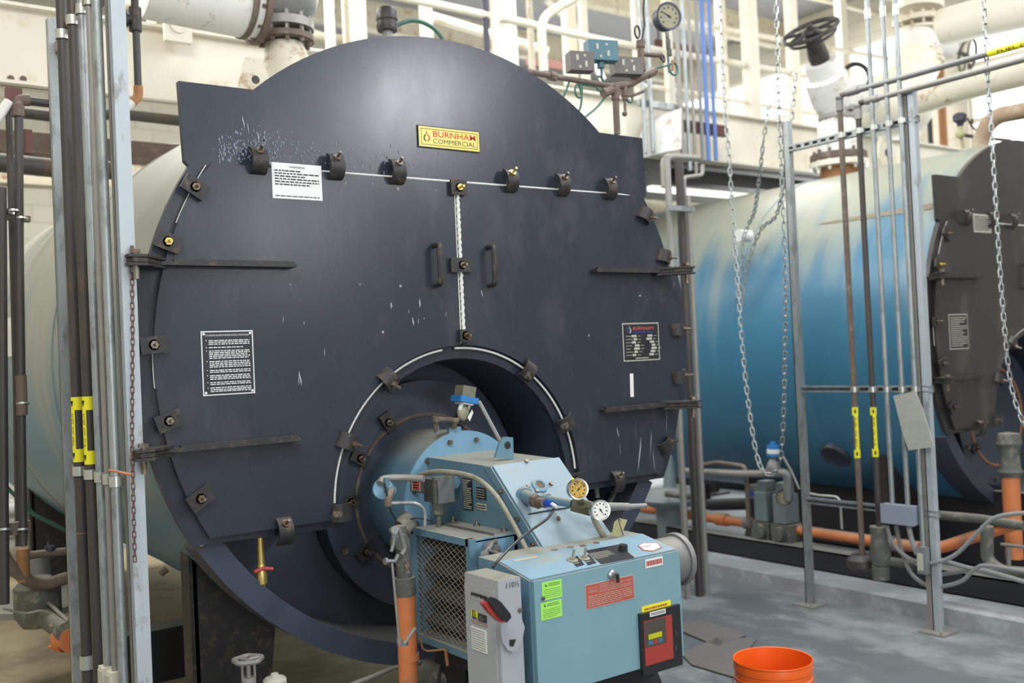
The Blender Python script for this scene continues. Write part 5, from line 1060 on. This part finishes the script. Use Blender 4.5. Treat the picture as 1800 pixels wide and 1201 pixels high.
# red primer braces and ceiling clutter
for i,(x0,y0,x1,y1,lb) in enumerate(((925,100,985,125,'red brown brace behind the cream posts'),(1150,70,1215,110,'red brown steel seen behind the big gauge'),(1285,58,1320,82,'red brown steel piece near the looped chain'))):
    a=at(x0,y0,Y=9.5); b=at(x1,y1,Y=9.5); solo(MB().b2((a.x,9.45,b.z),(b.x,9.5,a.z)).cyl((a.x+.05,9.47,a.z),(a.x+.05,9.47,RZ),.012,n=8),'steel_brace','red',lb,'brace')
for i,(pix,r,m,Y,lb) in enumerate((([(430,18),(560,60),(640,82)],.03,'creamd',9.0,'cream diagonal pipe under the deck above the hood'),([(760,30),(860,60),(960,90)],.05,'cream',9.0,'cream roof member above the hood'),([(1290,70),(1380,40),(1480,20)],.03,'galvd',9.5,'dark roof conduit rising right'),([(1430,75),(1520,45),(1620,20)],.04,'rust',9.0,'brown roof pipe behind the three conduits'),([(960,0),(1010,45),(1060,140)],.04,'white',9.0,'white diagonal brace behind the manifold'),([(330,0),(480,45)],.05,'cream',9.4,'cream roof member at top left'))):
    prun('roof_pipe',lb,pix,None,r,m,0,Y=Y)
# white plate and lamp box at top left
a=at(285,24,Y=5.9); b=at(335,80,Y=5.9); solo(MB().b2((a.x,5.86,b.z),(b.x,5.9,a.z)).cyl((a.x+.5*(b.x-a.x),5.86,b.z+.10),(a.x+.5*(b.x-a.x),5.85,b.z+.10),.05,n=24),'cover_plate','cream','white square cover plate with round ring mark at top left','plate')
solo(MB().cyl(at(336,45,Y=6.9),at(343,46,Y=6.9),.06,n=20),'pipe_end','orange','orange end of the dark pipe at top left','pipe')
# rusty fitting hanging at top left
YT=4.6
o=thing('drop_pipe','dark rusty tee with a short drop pipe and elbow beside the pale post','pipe',at(240,180,Y=YT))
MB().cyl(at(236,-30,Y=YT),at(237,18,Y=YT),.017,n=14).cyl(at(237,14,Y=YT),at(238,55,Y=YT),.028,n=16).cyl(at(214,34,Y=YT),at(236,32,Y=YT),.022,n=14).cyl(at(212,34,Y=YT),at(222,34,Y=YT),.034,n=18).build('tee_fitting','blackiron',o)
MB().cyl(at(239,50,Y=YT),at(243,158,Y=YT),.0165,n=16).build('pipe_run','rustpipe',o)
MB().tube([at(243,152,Y=YT),at(243,170,Y=YT),at(233,180,Y=YT)],.021,14,fr=.03).build('elbow','rusto',o)
MB().cyl(at(236,177,Y=YT),at(205,205,Y=YT),.019,n=14).build('white_nipple','white',o)
# rusty vent pipe right of the hood
prun('vent_pipe','rusty cream vent pipe with bend right of the hood top',[(1020,-10),(950,32),(956,126)],None,.034,'creamd',.12,Y=5.6)
# round black device on the hood
o=thing('flow_switch','round black device on a short stem behind the hood top','switch',at(680,66,Y=4.4))
YD_=4.4
MB().lathe([(0,0),(.05,0),(.055,.02),(.05,.05),(.055,.055),(.055,.10),(.045,.115),(0,.115)],at(681,55,Y=YD_),ZD,28).b2(at(666,36,Y=YD_)-V((0,.02,.02)),at(669,28,Y=YD_)).b2(at(692,34,Y=YD_)-V((0,.02,.01)),at(696,30,Y=YD_)).build('device_head','blackiron',o)
MB().cyl((at(681,54,Y=YD_).x,YD_,2.84),at(681,54,Y=YD_),.028,n=10).build('device_stem','pebble',o)
MB().tube(spline([at(694,48,Y=YD_),at(708,40,Y=YD_),at(730,36,Y=YD_),at(755,45,Y=YD_),at(772,60,Y=YD_),at(784,80,Y=YD_)],6),.011,10).build('device_cable','greent',o)
# ================================================================= steam nozzles and valves
def onoz(cx,y,label,zs,m1='creamd'):
    return thing('steam_nozzle',label,'pipe',(cx,y,2.8))
n1=thing('steam_nozzle','cream reducing nozzle with rusty flange on top of the front boiler','pipe',(2.20,5.05,2.8))
zf=at(510,60,Y=5.05).z
MB().lathe([(0,2.86-zf),(.17,2.86-zf),(.17,-.33),(.155,-.25),(.10,-.06),(.0,-.06)],(2.22,5.05,zf),ZD,36).build('nozzle_cone','creamd',n1)
MB().flange((2.22,5.05,zf-.035),ZD,.155,.03,10,.014).build('lower_flange','rust',n1)
MB().flange((2.22,5.05,zf+.035),ZD,.158,.045,10,.012).build('upper_flange','galvd',n1)
v1=thing('steam_valve','grey lagged steam valve body above the rusty flange at top','valve',(2.22,5.05,zf+.06))
MB().lathe([(0,.0),(.11,0),(.17,.06),(.19,.14),(.17,.22),(0,.30)],(2.22,5.05,zf+.055),ZD,32).build('valve_body','pebble',v1)
MB().cyl(at(460,15,Y=5.0),at(250,-30,Y=5.0),.17,n=32).build('lagging','white',v1)
MB().flange(at(452,12,Y=5.0),(at(460,15,Y=5.0)-at(250,-30,Y=5.0)).normalized(),.2,.03,10).flange(at(430,4,Y=5.0),(at(460,15,Y=5.0)-at(250,-30,Y=5.0)).normalized(),.19,.03,10).build('side_flange','rust',v1)
n2=thing('steam_nozzle','cream flanged nozzle under the angle valve of the blue boiler','pipe',(6.9,5.0,2.8))
cx2=at(1475,300,Y=5.0).x; z1_=at(1475,290,Y=5.0).z; z2_=at(1465,200,Y=5.0).z
MB().cyl((cx2,5.0,2.88),(cx2,5.0,z1_+.02),.15,n=30).build('nozzle_pipe','rusto',n2)
MB().flange((cx2,5.0,z1_),ZD,.235,.045,12,.013).build('lower_flange','cream',n2); MB().flange((cx2,5.0,z1_+.06),ZD,.225,.05,12,.013).build('middle_flange','rust',n2)
MB().lathe([(0,.08),(.17,.08),(.155,z2_-z1_-.10),(.13,z2_-z1_-.04),(0,z2_-z1_-.04)],(cx2,5.0,z1_),ZD,30).build('nozzle_lagging','white',n2)
MB().flange((cx2,5.0,z2_-.03),ZD,.15,.03,10,.014).flange((cx2,5.0,z2_+.03),ZD,.15,.04,10,.012).build('upper_flange','galvd',n2)
va=thing('angle_valve','grey lagged angle valve with large dark handwheel above the blue boiler','valve',(cx2,5.0,z2_+.05))
YV=5.0
p_=at(1465,180,Y=YV); ax=(_R*(-49)+_U*92-_fw*48).normalized(); dp_=(p_-V((0,0,CAM_Z))).dot(_fw); q_=p_+ax*.5
MB().cyl((cx2,5.0,z2_+.05),p_+V((.05,0,0)),.12,n=24).lathe([(0,-.06),(.15,-.06),(.17,.06),(.17,.22),(.13,.24),(.13,.36),(.0,.36)],p_,ax,30).cyl(p_+V((.0,0,-.02)),at(1525,172,Y=YV),.13,n=24).build('valve_lagging','white',va)
MB().lathe([(0,0),(.075,0),(.085,.05),(.06,.22),(.03,.24),(0,.24)],p_+ax*.36,ax,20).build('valve_yoke','blackiron',va)
hc=p_+ax*.62; x_,y_=frame(ax); w2=MB().torus(hc,ax,.215,.019,36,8).torus(hc,ax,.05,.02,16,8)
for k in range(5):
    a=2*math.pi*k/5; w2.tube([hc,hc+(x_*math.cos(a)+y_*math.sin(a))*.21],.013,8)
w2.cyl(p_+ax*.5,hc+ax*.05,.02,n=12).torus(hc-ax*.05,ax,.185,.012,30,6); w2.build('handwheel','blackiron',va)
MB().torus(at(1503,142,Y=YV),at(1525,172,Y=YV)-p_,.135,.02,30,8).build('valve_band','ink',va)
# big header vessel and risers at right top
hd=thing('steam_header','big cream header pipe elbow above the blue boiler','pipe',(7.6,5.3,3.3))
YH=5.5
hx=at(1575,190,Y=YH); R_=.30
MB().sphere(at(1570,185,Y=YH),.36,(1.15,1,.9),28).cyl(at(1570,185,Y=YH)-V((0,0,.0)),at(1610,110,Y=YH)+V((0,0,0)),.24,n=32).build('header_shell','cream',hd)
a=at(1620,190,Y=YH); 
prun('overhead_pipe','large brown cream header pipe running to the right edge',[(1600,182),(1700,150),(1850,112)],7.0,.105,'creamd',0,n=24)
prun('overhead_pipe','thick cream pipe slanting at the top right corner',[(1660,48),(1720,32),(1850,2)],7.6,.15,'cream',0,n=24)
prun('overhead_pipe','rusty cream pipe with a bend above the black round door at right',[(1722,290),(1722,245),(1745,205),(1850,185)],6.6,.055,'bent',.15,n=18)
rz=thing('riser_valve','cream riser pipe with weathered flanged gate valve at top right','valve',at(1610,120,Y=YH))
MB().cyl(at(1615,20,Y=YH),at(1615,-90,Y=YH),.23,n=32).build('riser_pipe','cream',rz)
t0=at(1614,38,Y=YH); t1=at(1612,112,Y=YH)
MB().flange(t0,ZD,.24,.05,12,.014).flange(t0-V((0,0,.09)),ZD,.22,.03,12,.014).flange(t1+V((0,0,.06)),ZD,.24,.05,12,.014).flange(t1,ZD,.25,.04,12,.014).build('valve_flanges','creamd',rz)
MB().lathe([(0,0),(.16,0),(.20,.12),(.20,.2),(.16,.32),(0,.32)],t1,ZD,30).build('valve_body','white',rz)
MB().cyl(at(1630,75,Y=YH),at(1668,85,Y=YH),.11,n=22).build('valve_bonnet','white',rz)
hw=at(1700,98,Y=YH-.1); d=V((.9,-.55,-.1)).normalized(); x_,y_=frame(d); w3=MB().torus(hw,d,.17,.016,32,8).cyl(at(1668,85,Y=YH),hw,.02,n=10)
for k in range(4): a=.4+math.pi*k/2; w3.tube([hw,hw+(x_*math.cos(a)+y_*math.sin(a))*.17],.010,6)
w3.build('handwheel','grime',rz)
# blue sensor at the right boiler top
o=thing('temperature_sensor','small dark blue sensor head on a brass tee above the right boiler','sensor',at(1693,255,Y=3.7))
Y_=3.75; MB().lathe([(0,0),(.02,0),(.024,.02),(.046,.035),(.046,.075),(.03,.09),(0,.09)],at(1688,222,Y=Y_),ZD,24).build('sensor_head','gaugecase',o)
MB().cyl(at(1689,242,Y=Y_),at(1688,222,Y=Y_),.016,n=12).sphere(at(1688,236,Y=Y_),.032).cyl(at(1693,262,Y=Y_),at(1690,240,Y=Y_),.012,n=10).build('sensor_tee','tan',o)
MB().tube([at(1690,237,Y=Y_),at(1715,241,Y=Y_),at(1775,247,Y=Y_)],.013,12).tube([at(1700,207,Y=Y_),at(1708,222,Y=Y_),at(1725,238,Y=Y_)],.006,8).build('sensor_line','rustpipe',o)
# ================================================================= pressure control manifold behind the right hood corner
YM=3.72
def M_(x,y,dy=0): return at(x,y,Y=YM+dy)
mf_=thing('control_manifold','rusty pipe manifold carrying boxes and gauges at the right shoulder of the hood','pipe manifold',M_(1083,235))
m=MB().cyl(M_(1085,236),M_(1082,172),.0165,n=14)
m.build('support_pipe','rust',mf_)
m=MB().tube([M_(930,126),M_(970,134),M_(1070,151),M_(1085,150)],.014,14).tube([M_(1082,176),M_(1082,148)],.022,12).tube([M_(1080,152),M_(1110,147),M_(1140,130),M_(1152,124)],.0185,12).cyl(M_(966,133),M_(976,135),.024,n=8).cyl(M_(1114,140),M_(1126,136),.024,n=8).cyl(M_(1138,132),M_(1150,126),.021,n=8).tube([M_(1127,130),M_(1126,78)],.018,12).cyl(M_(1126,84),M_(1126,72),.023,n=8).cyl(M_(1127,125),M_(1127,112),.024,n=8).tube([M_(1127,94),M_(1140,96),M_(1160,97)],.013,10).tube([M_(1098,150),M_(1098,176)],.014,10).cyl(M_(1098,158),M_(1098,170),.019,n=8).tube([M_(1098,176),M_(1099,198)],.007,8).sphere(M_(1098,200),.014).tube([M_(1060,164),M_(1075,158)],.024,10).tube([M_(1100,170),M_(1118,166),M_(1132,160)],.008,8)
m.build('manifold_pipes','rust',mf_)
m=MB().tube([M_(1128,70),M_(1133,45),M_(1131,22),M_(1134,-30)],.0055,8)
for (cx_,cy_,r) in ((1120,56,.035),): 
    c=M_(cx_,cy_); m.tube([c+V((r*.5*math.cos(t),0,r*.9*math.sin(t))) for t in [2*math.pi*k/20 for k in range(20)]],.0055,8,closed=True)
m.build('siphon_tube','blackiron',mf_)
m=MB()
for (cx_,cy_,r,e) in ((1184,121,.03,1.1),(1017,160,.022,1.5),(1054,147,.026,1.4),(1107,174,.018,1)):
    c=M_(cx_,cy_); m.tube([c+V((r*math.cos(t),.0,r*e*math.sin(t))) for t in [2*math.pi*k/20 for k in range(20)]],.0055,8,closed=True)
m.tube(spline([M_(1152,120),M_(1170,116),M_(1178,114)],3),.0055,8).tube(spline([M_(1174,96),M_(1175,115),M_(1176,128)],3),.0055,8).tube(spline([M_(1000,145),M_(995,160),M_(990,170),M_(980,185)],3),.0055,8).tube(spline([M_(1018,150),M_(1022,168),M_(1020,190),M_(1008,210)],4),.0055,8).tube(spline([M_(1068,165),M_(1050,188),M_(1030,205),M_(1010,225)],4),.0055,8).tube([M_(1018,148),M_(1046,152)],.005,8)
m.build('capillary_tubes','greent',mf_)
MB().torus(M_(1162,99),(.5,-1,.1),.017,.0045,16,6).torus(M_(1166,103),(.5,-1,.1),.02,.0045,16,6).build('cock_handle','blackiron',mf_)
MB().cyl(M_(1177,98),M_(1176,86),.014,n=12).cyl(M_(1175,86),M_(1174,70),.013,n=12).cyl(M_(1173,68),M_(1172,56),.010,n=12).build('gauge_stem','grime',mf_)
MB().cyl(M_(1182,124),M_(1182,106),.007,n=10).build('orange_tube','rusto',mf_)
def mbox(x0,y0,x1,y1,m,lb,dy,yaw):
    c=(M_(x0,y0)+M_(x1,y1))/2; w_=abs(M_(x1,y0).x-M_(x0,y0).x); h_=M_(x0,y0).z-M_(x0,y1).z; r=Matrix.Rotation(math.radians(yaw),3,'Z')
    o=solo(MB().box(c,(w_*.95,.07,h_*.92),r),'pressure_control_box',m,lb,'control box',bevel=.004)
    f=c+r@V((0,-.036,0)); mm=MB()
    for i,(u,v) in enumerate(((-.2,.15),(.1,.25),(.15,-.15),(-.1,-.3))): mm.box(f+r@V((u*w_,0,v*h_)),(.012,.002,.012 if i%2 else .028),r)
    mm.build('box_marks','papery',o); return o
mbox(1001,92,1037,128,'brownbox','left grey brown control box on the rusty manifold',0,-18)
mbox(1034,72,1078,110,'teal','teal control box on the rusty manifold, highest of the three',0,-18)
mbox(1080,102,1122,134,'brownbox','right grey brown control box on the rusty manifold',0,-18)
MB().cyl(M_(1056,110),M_(1056,120),.018,n=14).cyl(M_(1057,118),M_(1058,138),.007,n=10).build('box_neck','teal',mf_)
g_=gauge(mf_,1176,28,YM,.074,'dialg',150,'large_gauge','gaugecase',dirv=(-.25,-.93,-.02),scale=1.0,label='large dark cased pressure gauge with tan dial')
# ================================================================= left foreground/background pipes
Y5=4.5
def Lp(x,y): return at(x,y,Y=Y5)
prun('vertical_pipe','dark pipe at the very left edge of the photo',[(3,330),(5,700),(8,1062)],None,.019,'rustpipe',0,Y=Y5)
o=thing('vertical_pipe','rusty brown pipe with top elbow and lower coupling left of the bundle','pipe',Lp(40,960))
MB().tube([Lp(97,183),Lp(36,176),Lp(33,200),Lp(34,450),Lp(38,730)],.0175,16,fr=.05).build('upper_run','rustpipe',o); MB().tube([Lp(38,728),Lp(41,960)],.0155,14).build('lower_run','rustpipe',o)
MB().cyl(Lp(37,660),Lp(39,730),.0215,n=16).build('coupling','rust',o); MB().tube([Lp(52,176),Lp(32,176),Lp(32,205)],.024,14,fr=.03).build('elbow_fitting','rust',o)
prun('vertical_pipe','dark purple grey pipe just left of the rusty elbow pipe',[(15,180),(22,420),(29,700),(33,960)],None,.014,'rustpipe',0,Y=Y5+.12)
prun('white_nipple','short white pipe slanting down at the upper left edge',[(16,178),(-14,222)],None,.019,'white',0,Y=Y5)
for (x0,y0,x1,y1,lb) in ((-6,364,20,384,'rusty strut bracket at the left edge'),(42,378,56,388,'small bracket clip on the rusty left pipe'),(12,150,42,190,'red brown hanger plate over the rusty elbow'),(44,225,60,268,'red brown vertical hanger behind the left pipes'),(12,922,56,938,'rusty bracket low on the left pipes')):
    a=Lp(x0,y0); b=Lp(x1,y1); solo(MB().b2((a.x,Y5+.02,b.z),(b.x,Y5+.06,a.z)),'pipe_bracket','rust' if 'red' not in lb else 'red',lb,'bracket')
for i,(px,py) in enumerate(((38,385),(24,372),(40,710),(8,931),(40,931))):
    c=Lp(px,py); solo(MB().lathe([(.019,-.004),(.025,-.004),(.025,.004),(.019,.004)],c,V((.05,.2,1)),20,closed=True),'u_bolt','zinc',['u bolt around the rusty left pipe, upper','u bolt around the purple grey left pipe','u bolt at the lower coupling of the rusty left pipe','u bolt low on the edge pipe','u bolt low on the rusty left pipe'][i],'u bolt','u bolts on the left pipes')
prun('drain_pipe','rusty pipe bending across the lower left to the bundle',[(0,962),(12,990),(52,1024),(80,1028),(130,1012),(170,1010)],None,.028,'rust',.05,Y=4.9)
prun('drain_pipe','thin rusty pipe to the bundle at lower left',[(40,978),(80,973),(130,968),(170,964)],None,.018,'rust',0,Y=4.9)
o=MB().tube([at(40,965,Y=4.9),at(42,1022,Y=4.9)],.027,14); solo(o,'pipe_tee','rusto','rusty tee standing below the left pipe','fitting')
prun('vertical_pipe','short dark pipe below the edge at lower left',[(8,1030),(10,1062)],None,.014,'rustpipe',0,Y=4.7)
prun('grey_pipe','short vertical grey pipe stub at lower left',[(66,975),(69,1022)],None,.055,'pebble',0,Y=5.6,n=20)
solo(MB().lathe([(0,0),(.30,0),(.30,.03),(0,.06)],at(72,1052,Y=5.4)-V((0,0,.03)),ZD,40),'flanged_disc','pebble','round dusty flanged disc at lower left','flange')
solo(MB().lathe([(0,0),(.07,0),(.10,.05),(.10,.18),(.06,.22),(0,.22)],at(68,1100,Y=5.0),ZD,22).cyl(at(72,1080,Y=5.0),at(118,1112,Y=4.6),.045,n=20),'drain_trap','grime','grimy green cast fitting with pipe at lower left','fitting')
solo(MB().flange(at(112,1115,Y=4.7),(1,-.9,-.2),.075,.03,4,.008).cyl(at(112,1115,Y=4.7),at(128,1125,Y=4.6),.055,n=18),'pipe_flange','orange','orange pipe flange left of the bundle near the floor','flange')
o=MB(); rn=random.Random(5)
for k,(px,py,r) in enumerate(((95,930,.15),(70,955,.16),(110,960,.17),(85,985,.17),(115,990,.15),(30,920,.14),(20,900,.12))):
    o.sphere(at(px,py,Y=8.75),r*1.2,(1.6,1.0,.7),18)
solo(o,'wrapped_bundle','duct','pile of greyish plastic wrapped bundles far behind at lower left','bundle')
solo(MB().tube([at(0,845,Y=5.2),at(60,905,Y=5.2),at(122,936,Y=5.2)],.009,8),'steel_angle','greent','thin dark green edge strip beneath the front boiler jacket at left','strip')
solo(MB().cyl(at(282,1010,Y=4.1),at(293,1000,Y=4.1),.014,n=12),'pipe_stub','rust','small rusty stub under the front boiler shell','stub')
solo(MB().cyl(at(85,948,Y=5.3),at(86,962,Y=5.3),.0,.012,n=10).cyl(at(88,960,Y=4.9),at(88,968,Y=4.9),.022,n=14),'small_valve','gaugecase','tiny blue valve knob on the thin rusty pipe at lower left','valve')
solo(MB().tube([at(85,1060,Y=4.9),at(120,1092,Y=4.6)],.008,8).tube([at(5,1070,Y=4.8),at(45,1080,Y=4.8),at(75,1072,Y=4.8),at(98,1085,Y=4.8)],.006,8,fr=.03),'bent_rod','galvd','thin bent rods hanging at lower left','rod')
# ================================================================= things on the floor in front
bk=thing('bucket','orange plastic bucket with wire handle standing on the grey floor','bucket',(3.093,2.633,0))
bc=V((3.093,2.633,0))
MB().lathe([(0,.004),(.128,.004),(.1445,.25),(.150,.252),(.150,.268),(.146,.270),(.147,.295),(.1515,.297),(.1515,.31),(.148,.312),(.1485,.335),(.152,.337),(.153,.352),(.150,.368),(.1545,.372),(.153,.377),(.1485,.375),(.1465,.34),(.125,.012),(0,.012)],bc,ZD,64).build('bucket_shell','bucket',bk)
hp=[]; s=V((_R.x,_R.y,0)).normalized(); f=V((_fw.x,_fw.y,0)).normalized()
for k in range(13):
    t=math.pi*k/12; hp.append(bc+V((0,0,.30))+s*math.cos(t)*.162*(1 if k else 1)-ZD*math.sin(t)*.15*.9+(-f)*math.sin(t)*.14)
MB().tube([bc+V((0,0,.30))+s*.15]+hp+[bc+V((0,0,.30))-s*.15],.0018,6).build('wire_handle','bolt',bk)
o=thing('floor_valve','small grey handwheel valve in front of the black support leg','valve',at(438,1290,Y=3.1))
Yq=3.1; c=at(436,1160,Y=Yq); w4=MB()
w4.tube([c+V((.042*(1+.08*math.cos(5*t))*math.cos(t),.042*math.sin(t)*(1+.08*math.cos(5*t)),0)) for t in [2*math.pi*k/30 for k in range(30)]],.008,8,closed=True)
for k in range(3): a=k*math.pi*2/3; w4.tube([c,c+V((.042*math.cos(a),.042*math.sin(a),0))],.007,6)
w4.build('handwheel','pebble',o)
MB().cyl(c,c-V((0,0,.06)),.007,n=10).cyl(c-V((.02,0,0)),c-V((.02,0,.06)),.004,n=8).cyl(c-V((-.02,0,0)),c-V((-.02,0,.06)),.004,n=8).cyl(c-V((0,0,.055)),c-V((0,0,.10)),.022,n=16).cyl(c-V((0,0,.10)),V((c.x,c.y,.0)),.016,n=14).build('valve_stem','galvd',o)
c=at(483,1196,Y=3.1); solo(MB().lathe([(0,-.05),(.04,-.05),(.04,0),(.03,.01),(.015,.012),(.012,.022),(0,.022)],c,ZD,8).cyl((c.x,c.y,0),c,.016,n=12),'capped_pipe','papery','pale pipe cap at the bottom edge beside the handwheel valve','cap')
prun('floor_conduit','thin dusty conduit lying across the floor toward the gas riser',[(590,1215),(690,1175),(760,1160),(800,1150)],None,.009,'galvd',0,Y=3.25)
# extra lines in front of the body of the front boiler (stud row under the right hinge etc.)
solo(MB().tube([at(1048,852,Y=3.6),at(1050,875,Y=3.6)],.012,10),'drain_stub','galvd','short grey pipe stub under the right smokebox door','pipe')
solo(MB().prism([at(x,y,Y=3.55) for x,y in((1092,848),(1072,880),(1062,905),(1082,905),(1098,855))],(0,.02,0)),'angle_bracket','grime','dark bracket hanging below the right smokebox door','bracket')
solo(MB().b2((9.9,9.0,0),(13.5,9.6,2.6)),'storage_cabinet','cream','pale cabinet far behind the boilers','cabinet') if 0 else None
